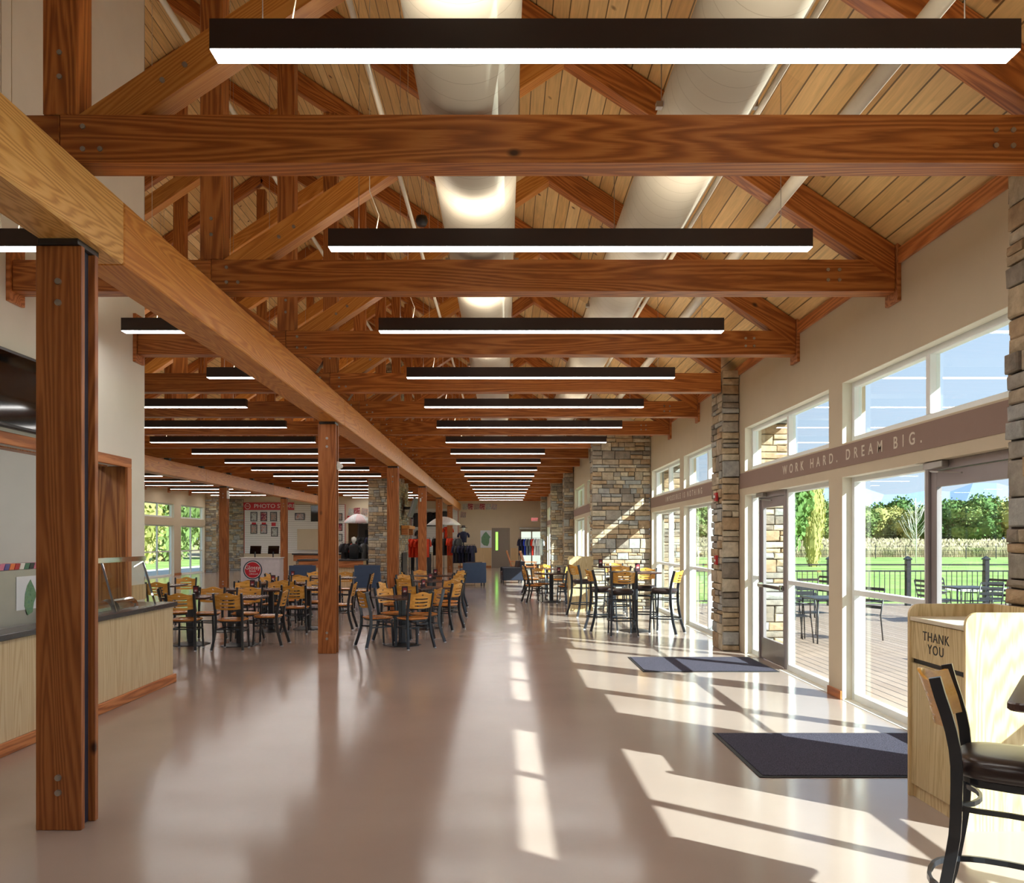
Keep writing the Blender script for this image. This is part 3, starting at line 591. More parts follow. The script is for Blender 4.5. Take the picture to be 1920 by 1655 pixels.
# ---------------------------------------------------------------- trusses
def make_truss(n, xl, xr, full, label):
    y = TY(n) + TH / 2; r = empty('roof_truss', (0, y, 0), label=label, cat='roof truss', group='timber roof trusses over the hall')
    zc = (CZ0 + CZ1) / 2; D = CZ1 - CZ0
    jx = -2.575 if n >= 0 else -2.575
    rd = .25; rv = rd / math.cos(math.atan(SL)); off = rv / 2 + .012; A = math.atan(SL)
    und = lambda x: roofz(x) - .012 - rv
    top_ = lambda x: roofz(x) - .012
    xs = min(xr, 3.43); xe = RX if full else XK + .02
    if und(xr) < CZ1:
        xc = 3.41 - (CZ1 - 4.257 + rv) / SL
        tpoly('bottom_chord', [(jx + .003, CZ0), (xr, CZ0), (xr, und(xr) - .003), (xc, CZ1), (jx + .003, CZ1)], 0, TH, 'timber', r)
    else: timber('bottom_chord', (jx + .003, 0, zc), (xr, 0, zc), TH, D, 'timber', r)
    timber('bottom_chord', (xl, 0, zc), (jx - .003, 0, zc), TH, D, 'timber', r)
    tpoly('rafter', [(xr, und(xr)), (xr, top_(xr)), (xe, top_(xe)), (xe, und(xe))], -A, TH * .96, 'timber', r)
    def strut(sgn, ox, mat='timber'):
        f = lambda x: ox + sgn * (x - ox) if sgn > 0 else 2 * RX - x
        g = [(-2.47, CZ1 + .001), (-2.11, CZ1 + .001), (.536, und(.536) - .002), (.356, und(.356) - .002)]
        if sgn < 0: g = [(2 * RX - x, z) for x, z in g][::-1]
        tpoly('strut', g, A * sgn, TH * .94, mat, r)
    strut(1, 0, 'timber_light' if n % 2 else 'timber')
    zs = CZ1 + .11; x0 = -2.25; x1 = .50; z1_ = zs + SL * (x1 - x0)
    # post over the girder
    pz = roofz(-2.575) - off - rv / 2
    timber('post', (-2.575, 0, CZ1 + .002), (-2.575, 0, pz), TH, .2, 'timber', r)
    bl = [(-2.72, zc + .07), (-2.72, zc - .06), (-2.44, zc + .07), (-2.44, zc - .06), (-2.34, zc - .06), (-2.575, CZ1 + .22), (-2.575, CZ1 + .36), (-1.98, CZ1 + .2), (-1.85, CZ1 + .29)]
    if xr > 3.3: bl += [(2.85, zc + .05), (2.95, zc + .05), (2.85, zc - .04), (2.95, zc - .04)]
    b0 = MB().disc((0, 0, 0), .015, 1, .012, 10).build('bolt', 'steelp', r, (bl[0][0], -TH / 2 - .002, bl[0][1])); b0['label'] = 'grey bolt head'
    for bx, bz in bl[1:]: b = b0.copy(); COL.objects.link(b); b.location = (bx, -TH / 2 - .002, bz)
    if xr > 3.3 or (n >= 8):                          # casing board where the chord meets the wall
        xw = XW if xr > 3.3 else XW2
        MB().box(xw - .035, xw - .0, -TH / 2 - .03, TH / 2 + .03, CZ0 - .09, CZ1 + .2, 0, .003).build('wall_plate', 'cherry', r)
    if full:
        timber('rafter', (RX, 0, roofz(RX) - off), (XL + .05, 0, roofz(XL + .05) - off), TH * .96, rd, 'timber', r)
        timber('post', (-9.005, 0, CZ1 + .002), (-9.005, 0, pz), TH, .2, 'timber', r)
        timber('king_post', (RX, 0, CZ1 + .002), (RX, 0, roofz(RX) - .45), TH, .2, 'timber', r)
        strut(-1, 0)
        timber('strut', (-8.85, 0, zs), (-3.1, 0, zs + SL * 5.75), TH * .9, rd * .9, 'timber_light', r)
        timber('strut', (-2.73, 0, zs), (-8.48, 0, zs + SL * 5.75), TH * .88, rd * .9, 'timber', r)
        MB().box(XL, XL + .035, -TH / 2 - .03, TH / 2 + .03, CZ0 - .09, CZ1 + .2, 0, .003).build('wall_plate', 'cherry', r)
    else:
        MB().box(XK, XK + .035, -TH / 2 - .03, TH / 2 + .03, CZ0 - .09, CZ1 + .2, 0, .003).build('wall_plate', 'cherry', r)
    return r
tr = {}
for n in range(-2, 18):
    full = n >= 3
    lab = 'brown timber roof truss across the hall, %s one seen from the camera' % ORD[n] if n >= 0 else 'brown timber roof truss above the camera, %s behind it' % ORD[-n - 1]
    xr = 3.44 if n < 6 else 2.26
    if n == 3: xr = 3.21
    if n == 6: xr = 2.1
    if n == 0: xr = 3.44
    src = {4: None}.get(n)
    key = (full, xr)
    if n >= 0 and key in tr:
        s = tr[key]; tr_ = dup(s, (0, TY(n) + TH / 2, 0), 0, lab)
    else:
        tr[key] = make_truss(n, (XL + .04) if full else XK + .04, xr, full, lab)

# ---------------------------------------------------------------- girders and columns
def girder(x0, x1, ya, yb, lab):
    d = .0045 if x0 > -5 else 0
    r = empty('timber_girder', ((x0 + x1) / 2 - d * (ya - 4.67), ya, 0), d, label=lab, cat='girder')
    W = x1 - x0; y = ya; i = 0
    js = [ya, 5.1] if x0 > -5 and ya < 5 else [ya]
    while js[-1] + 7.24 < yb: js.append(js[-1] + 7.24)
    js.append(yb)
    for a, b in zip(js[:-1], js[1:]):
        timber('beam_length', (0, a - ya + .003, (3.351 + 3.741) / 2), (0, b - ya - .003, (3.351 + 3.741) / 2), W, .39, 'timber_pale' if b < 6 else 'timber_light', r, side=(-1, 0, 0), bev=.01)
    for n in range(-2, 18):
        yy = TY(n) + TH / 2
        if ya < yy < yb: MB().box(-.11, .02, yy - ya - .08, yy - ya + .08, 3.741, CZ0).build('bearing_block', 'black', r)
    return r
girder(-2.638, -2.35, YN + .05, YB - .05, 'long orange timber girder running down the hall over the posts')
girder(-9.15, -8.86, YK + .02, 43.8, 'timber girder beyond the servery, over the far left posts')
def column(x, y, lab, first=None, top=3.351):
    if x > -4: x = x - .0045 * (y - 4.67)
    if first: return dup(first, (x, y, 0), 0, lab)
    r = empty('timber_column', (x, y, 0), label=lab, cat='column', group='timber sandwich columns')
    for nm, a in (('front_board', 0), ('rear_board', .156)):
        timber(nm, (0, a + .019, 0), (0, a + .019, top - .035), .038, .26, 'timber_post', r, side=(0, 1, 0), bev=.003)
    MB().box(-.092, .092, .038, .156, .0, top - .03, 0, .006).build('steel_core', 'bluesteel', r)
    MB().box(-.11, .12, -.02, .22, top - .034, top, 0, .002).build('cap_plate', 'black', r)
    for z in (.215, .30, top - .36, top - .24): MB().disc((.0, -.006, z), .018, 1, .014, 12).build('bolt', 'steelp', r)
    return r
c1 = column(-2.526, 4.67, 'big timber column nearest the camera, in front of the servery counter')
side_l = ['second timber column down the hall, beside the front dining tables', 'third timber column, in front of the stone chimney', 'fourth timber column, with white sign cards on it',
          'fifth timber column, by the umbrella display', 'sixth timber column, close to the far wall']
for i, l in enumerate(side_l): column(-2.526, 11.9 + 7.24 * i, l, c1)
for i, l in enumerate(['timber column of the far left row hidden behind the servery', 'left timber column in front of the white promotion counter', 'left timber column in front of the photo store sign', 'last column of the left row against the store wall']):
    column(-9.005, 19.15 + 7.24 * i if i < 3 else 42.5, l, c1)

# ---------------------------------------------------------------- ceiling services
def pipe(name, x, z, r_, ya, yb, mat, lab, cat, seg=32, rings=False):
    m = MB(); m.tube([(0, y, 0) for y in (0, yb - ya)], r_, seg)
    if rings:
        rt = empty(name, (x, ya, z), label=lab, cat=cat); m.build('barrel', 'duct_seamed', rt)
        for n in range(-1, 17):
            yy = TY(n) + 1.0 - ya
            if 0 < yy < yb - ya:
                h = MB()
                for sx in (-1, 1): h.bar([(sx * (r_ + .012), yy, -.02), (sx * (r_ + .012), yy, roofz(x + sx * (r_ + .012)) - z + .01)], .006, .006); h.box(sx * (r_ + .005), sx * (r_ + .05), yy - .025, yy + .025, -.04, 0)
                h.build('hanger', 'steelp', rt)
        return rt
    o = m.build(name, mat, None, (x, ya, z)); return tag(o, lab, cat)
pipe('air_duct', -.22, 1.65 + 2.81, .315, YN + .1, 30, 'duct', 'left of the two fat cream round air ducts under the ceiling', 'air duct', 40, True)
pipe('air_duct', 1.42, 1.65 + 3.06, .305, YN + .1, 30, 'duct', 'right of the two fat cream round air ducts under the ceiling', 'air duct', 40, True)
pipe('ceiling_pipe', 2.36, 1.65 + 2.9, .055, YN + .1, 28, 'duct', 'thick cream pipe along the ceiling to the right of both ducts', 'pipe', 16)
pipe('ceiling_pipe', 1.80, 1.65 + 3.03, .022, YN + .1, 28, 'duct', 'thin cream pipe close beside the right duct', 'pipe', 10)
pipe('ceiling_pipe', -.92, 1.65 + 3.2, .02, YN + .1, 28, 'duct', 'thin cream pipe to the left of the left duct', 'pipe', 10)
pipe('ceiling_pipe', -3.2, 1.65 + 5.05, .03, YN + .1, 40, 'duct', 'cream pipe high under the ceiling beside the servery wall', 'pipe', 10)
# loudspeaker pod hanging near the left duct
r = empty('pendant_speaker', (-1.1, 11.0, 5.9), label='small black round speaker hanging left of the ducts', cat='speaker')
m = MB(); m.lathe([(0, -.06), (.06, -.06), (.085, 0), (.07, .06), (0, .06)], 0, 0, 16); m.build('body', 'black', r)
MB().bar([(0, 0, .06), (0, 0, roofz(-1.1) - 5.9)], .006, .006).build('cable', 'steelp', r)

def make_light(x0, x1, y, lab, group):
    r = empty('linear_pendant_light', ((x0 + x1) / 2, y, CZ0), label=lab, cat='pendant light', group=group); h = (x1 - x0) / 2; W = .115; H = .133
    m = MB(); m.box(-h, h, 0, .006, .0, H); m.box(-h, h, W - .006, W, 0, H); m.box(-h, -h + .006, .006, W - .006, 0, H); m.box(h - .006, h, .006, W - .006, 0, H); m.box(-h + .006, h - .006, .006, W - .006, .05, .06)
    m.build('housing', 'fixture', r)
    MB().box(-h + .002, h - .002, .005, W - .005, -.004, .006).build('lens', 'lens', r)
    MB().box(-h + .01, h - .01, .012, W - .012, H - .012, H - .006).build('upper_lens', 'uplens', r)
    for sx in (-1, 1):
        q = MB(); xq = sx * (h - .22); zz = roofz((x0 + x1) / 2 + xq) - CZ0; q.bar([(xq, W / 2, H - .01), (xq, W / 2, zz)], .004, .004); q.build('cable', 'steelp', r)
    c = MB(); xc = -h + .35; c.tube([(xc, W / 2, H), (xc + .02, W / 2, H + .12), (xc - .05, W / 2, H + .3), (xc - .05, W / 2, roofz((x0 + x1) / 2 + xc) - CZ0)], .003, 6); c.build('power_cord', 'duct', r)
    return r
for n in range(-1, 18):
    y = 3.66 + 2.47 * n
    where = 'right hall row' ; o_ = ORD[n] if n >= 0 else None
    lab = ('dark linear light over the walkway, %s from the camera' % o_) if o_ else 'long dark linear light above and behind the camera'
    if n < 7: make_light(-1.31, 2.30, y, lab, 'long linear lights over the walkway')
    else: make_light(-1.36, 1.04, y, lab, 'long linear lights over the walkway')
for n in (1, 2, 3): make_light(-4.0, -2.95, 3.66 + 2.47 * n, 'short linear light between the servery wall and the girder, %s one' % ORD[n - 1], 'short linear lights by the servery')
for n in range(4, 17): make_light(-7.95, -5.15 if n in (11, 12) else -4.25, 3.66 + 2.47 * n, 'linear light in the row left of the long girder, %s from the front' % ORD[n - 4], 'linear lights of the middle row')
for n in range(8, 16): make_light(-14.5, -11.8, 3.66 + 2.47 * n, 'linear light in the far left row by the outer windows, %s from the front' % ORD[n - 8], 'linear lights of the far left row')

# ---------------------------------------------------------------- servery counter and what is on it
r = empty('servery_counter', (-3.82, 5.8, 0), label='pale pine servery counter with charcoal worktop and cherry kick board', cat='counter')
m = MB(); m.box(-.543, 0, -4.0, 3.7, .1, .88); m.build('front_panel', 'birch', r)
o = timber('kick_board', (.012, -4.0, .05), (.012, 3.74, .05), .03, .1, 'cherry', r, side=(-1, 0, 0)); box('kick_board', 'cherry', -.54, .0, 3.7, 3.73, 0, .1, r)
MB().box(-.545, .04, -4.0, 3.74, .88, .93, 0, .005).build('worktop', 'counter', r)
MB().box(-.9, -.545, -4.0, 3.69, .88, .93, 0, .005).build('inner_worktop', 'counter', r)
tag(box('wainscot', 'bead_y', XK, XK + .02, 9.62, YK, .93, 1.11), 'pine wainscot strip on the servery wall above the counter end', 'wainscot')
# cherry casing of the serving opening
r = empty('serving_opening_casing', (XK, 5.5, 0), label='cherry wood casing around the serving opening with knotty side panel', cat='window casing')
timber('head_board', (.012, -4.0, 2.535), (.012, 4.1, 2.535), .03, .11, 'cherry', r, side=(-1, 0, 0)); timber('side_board', (.012, 4.045, .93), (.012, 4.045, 2.48), .03, .11, 'cherry', r, side=(1, 0, 0))
MB().box(-.34, .0, 3.985, 3.999, .93, 2.49).build('side_panel', 'panelwood', r)
MB().box(-.34, -.2, -4, 3.98, 2.49, 2.5).build('soffit_panel', 'cherry', r)
r = empty('menu_screen', (XK + .04, 6.3, 2.62), label='wide black glossy menu screen on the servery wall above the opening', cat='screen')
MB().box(-.02, .04, -1.7, 1.6, 0, .68, 0, .01).build('housing', 'black', r); MB().box(.0405, .043, -1.66, 1.56, .03, .65).build('glass_face', 'screen', r); MB().box(.0405, .045, 1.25, 1.32, .012, .022).build('badge', 'white', r)
# snack rack
r = empty('snack_display', (-4.03, 7.0, .93), label='grey metal snack display with colourful packets and course map sheet', cat='display stand')
MB().box(-.30, 0, -.75, .32, 0, .47, 0, .006).build('case', 'steelp', r)
p = MB(); p.box(.001, .004, -.2, .22, .13, .41); p.build('map_sheet', 'poster_white', r)
q = MB(); q.prism([(.0, .38), (.06, .3), (.09, .24), (.05, .18), (.03, .1), (-.04, .08), (-.09, .16), (-.08, .26), (-.05, .33)], .0045, .006, axis=0); q2 = q.build('course_map', 'map', r)
t = MB(); t.box(0.003, .008, -.75, .32, .0, .012); t.build('rail', 'steelp', r)
pk = ['red', 'white', 'green_pk', 'black', 'pink_pk', 'blue_pk']
M['green_pk'] = plain('green_wrapper', srgb(70, 120, 90), .3); M['pink_pk'] = plain('pink_wrapper', srgb(214, 120, 150), .3); M['blue_pk'] = plain('blue_wrapper', srgb(84, 76, 150), .3); M['orange_pk'] = plain('orange_wrapper', srgb(232, 120, 60), .3)
pk.append('orange_pk')
for i in range(14):
    cN = pk[i % 7]; a = MB(); a.prism([(-.03, 0), (.03, 0), (.055, .05), (-.005, .05)], -.12, .0, axis=0)
    o = a.build('snack_packet', cN, None, (-4.03, 6.32 + i * .07, 1.401)); tag(o, '%s snack packet on top of the snack display, %s from the front' % (cN.split('_')[0], ORD[i]), 'snack packet', 'snack packets on the display')
# sneeze guard
r = empty('sneeze_guard', (-3.95, 8.45, .93), label='slanted glass sneeze guard with chrome rail on the servery counter', cat='sneeze guard')
m = MB(); m.bar([(-.06, -1.2, .51), (-.06, .72, .51)], .05, .05); m.build('top_rail', 'chrome', r)
for y in (-1.15, -.25, .68): MB().bar([(-.06, y, .5), (.085, y, .0)], .02, .012).build('slanted_post', 'chrome', r)
MB().add([(-.055, -1.18, .49), (-.055, .70, .49), (.08, .70, .005), (.08, -1.18, .005), (-.049, -1.18, .49), (-.049, .70, .49), (.086, .70, .005), (.086, -1.18, .005)], [(0, 1, 2, 3), (7, 6, 5, 4), (0, 4, 5, 1), (3, 2, 6, 7), (1, 5, 6, 2), (0, 3, 7, 4)]).build('glass_panel', 'glass', r)
MB().box(-.32, -.1, -1.18, .7, .495, .501).build('glass_shelf', 'glass', r)
m = MB(); pts = [(.0, .0)] + [(-.12 + .12 * math.cos(a * math.pi / 10), .1 * math.sin(a * math.pi / 10)) for a in range(11)]
o = MB().prism(pts, -.22, .22, axis=1).build('food_warmer', 'chrome', None, (-3.98, 8.75, .931)); tag(o, 'curved chrome food warmer lid under the sneeze guard', 'food warmer')
o = MB().prism(pts, -.14, .14, axis=1).build('food_warmer', 'chrome', None, (-4.0, 8.25, .931)); tag(o, 'smaller curved chrome lid nearer the column under the sneeze guard', 'food warmer')

# ---------------------------------------------------------------- seating
def back_panel(w_, z0, z1, yf, parent, thick=.014, mat='maple', cy=.04):
    """curved slotted backrest: three slots and a round hole under a waved top edge"""
    nu = 24; rows = [0, .12, .20, .33, .41, .54, .62, .74, .88, 1.0]
    slots = {1, 3, 5}; u = [-1 + 2 * i / nu for i in range(nu + 1)]
    def top(t): return 1 + .075 * math.cos(math.pi * t * 1.15) + .03 * t ** 4
    def P(i, j, s):
        t = u[i]; f = rows[j]; z = z0 + (z1 - z0) * f * (top(t) if j > 6 else 1) + (.012 * (t * t - .3) if j < 8 else 0)
        if j >= 8: z = z0 + (z1 - z0) * (f - .06) * 1 + (z1 - z0) * (top(t) - 1) * (1.0 if j == 9 else .5)
        y = yf(z) - cy * (1 - t * t) + s * thick / 2
        return (t * w_ / 2, y, z)
    ok = {}
    for i in range(nu):
        for j in range(9):
            t = (u[i] + u[i + 1]) / 2
            ok[i, j] = not ((j in slots and abs(t) < .58) or (j == 7 and abs(t) < .075))
    m = MB(); vid = {}
    vs = []
    for s in (-1, 1):
        for i in range(nu + 1):
            for j in range(10): vid[i, j, s] = len(vs); vs.append(P(i, j, s))
    fs = []
    for (i, j), g in ok.items():
        if not g: continue
        fs.append((vid[i, j, -1], vid[i + 1, j, -1], vid[i + 1, j + 1, -1], vid[i, j + 1, -1])); fs.append((vid[i, j, 1], vid[i, j + 1, 1], vid[i + 1, j + 1, 1], vid[i + 1, j, 1]))
        for di, dj, a, b in ((-1, 0, (i, j + 1), (i, j)), (1, 0, (i + 1, j), (i + 1, j + 1)), (0, -1, (i, j), (i + 1, j)), (0, 1, (i + 1, j + 1), (i, j + 1))):
            if not ok.get((i + di, j + dj), False): fs.append((vid[a[0], a[1], -1], vid[a[0], a[1], 1], vid[b[0], b[1], 1], vid[b[0], b[1], -1]))
    m.add(vs, fs); return m.build('backrest', mat, parent)
def seat_outline(w_, d, n=28, e=3.2):
    pts = []
    for i in range(n):
        a = 2 * math.pi * i / n; c, s = math.cos(a), math.sin(a)
        x = w_ / 2 * math.copysign(abs(c) ** (2 / e), c); y = d / 2 * math.copysign(abs(s) ** (2 / e), s)
        pts.append((x * (1 + .06 * (y / d)), y))
    return pts
def slab(m, pts, levels, mi=0, smooth=True):
    """stack of scaled outlines: levels = [(scale, z)]"""
    n = len(pts); vs = [(p[0] * s, p[1] * s, z) for s, z in levels for p in pts]; L = len(levels)
    fs = [tuple(range(n - 1, -1, -1)), tuple(range((L - 1) * n, L * n))] + [(l * n + i, l * n + (i + 1) % n, (l + 1) * n + (i + 1) % n, (l + 1) * n + i) for l in range(L - 1) for i in range(n)]
    m.add(vs, fs, mi, smooth); return m
def make_chair(name, lab, cat, group, stool=False):
    r = empty(name, (0, 0, 0), label=lab, cat=cat, group=group)
    sz = .76 if stool else .455; H = sz + (.345 if stool else .40); bw = .375
    k_ = sz / .455
    # rear leg / back post centreline: y as a function of z
    P = [(0.0, -.30 if stool else -.275), (.12 * k_, -.235), (.30 * k_, -.185), (sz, -.18), (sz + .10, -.19), (sz + .22, -.22), (H, -.262)]
    def yf(z):
        for (a, ya), (b, yb) in zip(P[:-1], P[1:]):
            if z <= b: return ya + (yb - ya) * (z - a) / (b - a)
        return P[-1][1]
    XS = [(0, .235), (.15 * k_, .212), (.30 * k_, .198), (sz, .196), (sz + .15, .20), (H, .208)]
    def xf(z):
        for (a, ya), (b, yb) in zip(XS[:-1], XS[1:]):
            if z <= b: return ya + (yb - ya) * (z - a) / (b - a)
        return XS[-1][1]
    zz = [0.012 + (H - .012) * i / 16 for i in range(17)]
    ys = {z: sum(yf(max(.0, z + d)) for d in (-.05, -.025, 0, .025, .05)) / 5 for z in zz}
    for s in (-1, 1):
        lg = MB().sweep([(s * xf(z), ys[z], z) for z in zz], [(-.013, -.021), (.013, -.021), (.013, .021), (-.013, .021)], 0, False, False, (0, 1, 0)).build('rear_leg', 'chairmetal', r)
        MB().box(s * .235 - .014, s * .235 + .014, P[0][1] - .02, P[0][1] + .02, 0, .014, 0, .003).build('glide', 'glide', lg)
        fx0, fx1 = s * .172, s * (.20 if stool else .185); fy0, fy1 = .165, .20 if stool else .185
        lg = MB().bar([(fx1, fy1, .012), (fx0, fy0, sz - .035)], .024, .024, up=(0, 1, 0)).build('front_leg', 'chairmetal', r)
        MB().box(fx1 - .015, fx1 + .015, fy1 - .015, fy1 + .015, 0, .014, 0, .003).build('glide', 'glide', lg)
    so = seat_outline(.42, .415)
    if stool:
        m = slab(MB(), so, [(.90, sz - .045), (1.0, sz - .035), (1.02, sz - .01), (.985, sz + .018), (.88, sz + .034), (.6, sz + .04)]); m.build('seat_cushion', 'vinyl', r)
    else:
        m = slab(MB(), so, [(.93, sz - .022), (1.0, sz - .012), (1.0, sz + .002), (.965, sz + .008), (.8, sz - .001), (.4, sz - .006)]); m.build('seat', 'seatwood', r)
    f = MB(); zf = sz - (.055 if stool else .032); ring = [(p[0] * .86, p[1] * .86, zf) for p in so]; f.bar(ring, .022, .02, closed=True); f.build('seat_frame', 'chairmetal', r)
    def hoop(z, sp, ww):
        pts = []; xb = xf(z) * .97; yb = yf(z); n = 14
        t = z / sz; fx = (.20 if stool else .185) * (1 - t) + .172 * t; fy = (.20 if stool else .185) * (1 - t) + .165 * t
        pts = [(-xb, yb, z), (-(xb + fx) / 2 - sp * .6, (yb + fy) / 2, z), (-fx - .008, fy, z), (-fx * .5, fy + sp, z), (0, fy + sp * 1.4, z), (fx * .5, fy + sp, z), (fx + .008, fy, z), ((xb + fx) / 2 + sp * .6, (yb + fy) / 2, z), (xb, yb, z), (xb * .5, yb + .05, z), (0, yb + .07, z), (-xb * .5, yb + .05, z)]
        out = []
        for i in range(len(pts)):
            p0, p1, p2, p3 = (Vector(pts[(i + q) % len(pts)]) for q in (-1, 0, 1, 2))
            for s_ in (0, .5):
                out.append(.5 * ((2 * p1) + (p2 - p0) * s_ + (2 * p0 - 5 * p1 + 4 * p2 - p3) * s_ ** 2 + (3 * p1 - p0 - 3 * p2 + p3) * s_ ** 3))
        return MB().bar(out, .012, .02, closed=True)
    if stool:
        hoop(sz - .16, .0, 0).build('stretcher', 'chairmetal', r); MB().bar([(p[0] * 1.17, p[1] * 1.28 - .03, .27) for p in seat_outline(.42, .42, 28, 2.6)], .014, .024, closed=True).build('foot_ring', 'chairmetal', r)
    else: hoop(.31, -.005, 0).build('stretcher', 'chairmetal', r)
    back_panel(bw, sz + (.14 if stool else .155), H + .003, lambda z: yf(z) - .0, r, mat='maple', cy=.075 if stool else .04)
    return r
DC = 'maple backed cafe chairs'; BS = 'bar stools with brown seats'
dchair = None; bstool = None
def chair(x, y, head, lab):
    """head: direction faced, degrees from +X"""
    global dchair
    lab = 'maple backed chair ' + lab
    if dchair is None: dchair = make_chair('dining_chair', lab, 'chair', DC); dchair.location = (x, y, 0); dchair.rotation_euler = (0, 0, R(head - 90)); return
    dup(dchair, (x, y, 0), R(head - 90), lab)
def stool(x, y, head, lab):
    global bstool
    lab = 'tall brown padded bar stool ' + lab
    if bstool is None: bstool = make_chair('bar_stool', lab, 'bar stool', BS, True); bstool.location = (x, y, 0); bstool.rotation_euler = (0, 0, R(head - 90)); return
    dup(bstool, (x, y, 0), R(head - 90), lab)
def make_table(name, h, lab, size=.72, bar_=False, group='dark square cafe tables'):
    r = empty(name, (0, 0, 0), label=lab, cat='table', group=group); s = size / 2; n = 6; pts = []
    for cx, cy, a0 in ((s - .04, s - .04, 0), (-s + .04, s - .04, 90), (-s + .04, -s + .04, 180), (s - .04, -s + .04, 270)):
        for i in range(n): a = R(a0 + 90 * i / (n - 1)); pts.append((cx + .04 * math.cos(a), cy + .04 * math.sin(a)))
    slab(MB(), pts, [(.985, h - .032), (1, h - .026), (1, h - .006), (.99, h)], 0, False).build('tabletop', 'tabletop', r)
    MB().lathe([(.0, h - .045), (.15, h - .045), (.15, h - .034), (0, h - .034)], seg=4).build('top_plate', 'black', r)
    MB().box(-.045, .045, -.045, .045, .03, h - .04, 0, .008).build('pedestal', 'chairmetal', r)
    m = MB(); b = .25; pp = [(-b, -b * .62), (-b * .62, -b), (b * .62, -b), (b, -b * .62), (b, b * .62), (b * .62, b), (-b * .62, b), (-b, b * .62)]
    slab(m, pp, [(1, 0), (1, .01), (.55, .03), (.2, .036)], 0, False).build('foot_plate', 'black', r)
    return r
dtable = None; btable = None
def table(x, y, rot, lab):
    global dtable
    lab = 'dark square dining table ' + lab
    if dtable is None: dtable = make_table('dining_table', .76, lab); dtable.location = (x, y, 0); dtable.rotation_euler = (0, 0, R(rot)); return
    dup(dtable, (x, y, 0), R(rot), lab)
def btab(x, y, rot, lab, size=.76):
    global btable
    lab = 'dark square bar height table ' + lab
    if btable is None: btable = make_table('bar_table', 1.07, lab, size, True, 'dark bar height tables'); btable.location = (x, y, 0); btable.rotation_euler = (0, 0, R(rot)); return
    o = dup(btable, (x, y, 0), R(rot), lab)
    return o
cadproto = None
def caddy(x, y, z, rot, lab):
    global cadproto
    lab = 'small dark menu holder ' + lab
    if cadproto is None:
        r = empty('menu_holder', (x, y, z), R(rot), lab, 'menu holder', 'menu holders on the tables')
        m = MB(); m.box(-.05, .05, -.04, .04, 0, .008); m.tube([(-.045, 0, .008), (-.045, 0, .15), (.045, 0, .15), (.045, 0, .008)], .004, 6); m.build('stand', 'black', r)
        MB().box(-.042, .042, -.012, .012, .01, .155, 0, .002).build('menu_card', 'menu', r); MB().box(-.03, .03, -.014, -.0125, .06, .13).build('card_print', 'art_b', r)
        for s in (-1, 1): MB().lathe([(0, .008), (.016, .008), (.016, .06), (.008, .075), (0, .075)], s * .03, .028, 10).build('shaker', 'chrome', r)
        cadproto = r; return
    dup(cadproto, (x, y, z), R(rot), lab)
M['menu'] = plain('dark_menu_card', srgb(60, 36, 40), .4)

# group A: tables along the walkway
table(-1.59, 12.87, 38, 'nearest the walkway in front of the third column'); caddy(-1.56, 12.95, .76, 10, 'on the front walkway table')
chair(-1.96, 12.74, 31, 'at the front walkway table, its left front side, back towards the column')
chair(-1.40, 12.60, 127, 'at the front walkway table, back turned to the camera')
chair(-1.78, 13.45, -38, 'at the front walkway table, its left rear side')
chair(-1.29, 13.27, 206, 'at the front walkway table, its right rear side')
table(-1.46, 15.3, 40, 'second from the front along the walkway'); caddy(-1.5, 15.3, .76, 40, 'on the second walkway table')
chair(-1.08, 15.15, 156, 'at the second walkway table, nearest the walkway')
chair(-1.62, 14.62, 70, 'at the second walkway table, back to the camera')
chair(-2.03, 15.3, -12, 'at the second walkway table, column side'); chair(-1.12, 15.95, 245, 'at the second walkway table, far side')
table(-1.62, 17.9, 35, 'third along the walkway'); caddy(-1.6, 17.85, .76, 20, 'on the third walkway table')
chair(-1.95, 17.2, 62, 'at the third walkway table, back to the camera'); chair(-1.15, 17.45, 135, 'at the third walkway table, walkway side, paler back')
chair(-1.2, 18.5, 225, 'at the third walkway table, far walkway side'); chair(-2.1, 18.5, -45, 'at the third walkway table, far column side')
table(-1.75, 20.5, 40, 'last along the walkway, in front of the armchair'); caddy(-1.7, 20.4, .76, 0, 'on the last walkway table')
chair(-2.2, 20.1, 10, 'at the last walkway table, column side'); chair(-2.05, 21.1, -60, 'at the last walkway table, far column side')
chair(-1.25, 20.1, 140, 'at the last walkway table, near walkway side'); chair(-1.3, 21.0, 215, 'at the last walkway table, far walkway side, by the armchair')
# group B: tables beyond the counter
table(-4.92, 12.95, 0, 'behind the counter end, left of the front pair'); table(-4.12, 12.85, 0, 'right of the front pair, nearest the second column'); caddy(-4.9, 13.1, .76, 0, 'on the front table behind the counter')
chair(-4.78, 12.40, 90, 'with its back to the camera right behind the counter corner'); chair(-4.08, 12.40, 90, 'back to the camera at the front table beside the second column')
chair(-3.70, 12.93, 180, 'seen side on just left of the second column'); chair(-4.85, 13.42, -92, 'facing the camera over the left front table'); chair(-4.20, 13.38, -88, 'facing the camera over the right front table')
chair(-5.42, 13.6, 20, 'turned sideways beside the glass guard of the counter')
table(-4.92, 14.85, 0, 'in the second row, left one'); table(-4.2, 14.85, 0, 'in the second row, right one'); caddy(-4.55, 14.9, .76, 0, 'on the second row tables')
chair(-4.9, 15.35, -90, 'in the second row facing the camera, left one'); chair(-4.28, 15.35, -90, 'in the second row facing the camera, right one')
table(-3.62, 15.25, 0, 'partly hidden behind the second column')
chair(-3.68, 14.62, 92, 'back to the camera left of the second column, second row'); chair(-3.66, 15.85, -90, 'facing the camera behind the second row, next to the second column'); chair(-3.02, 15.2, 180, 'peeking out right of the second column')
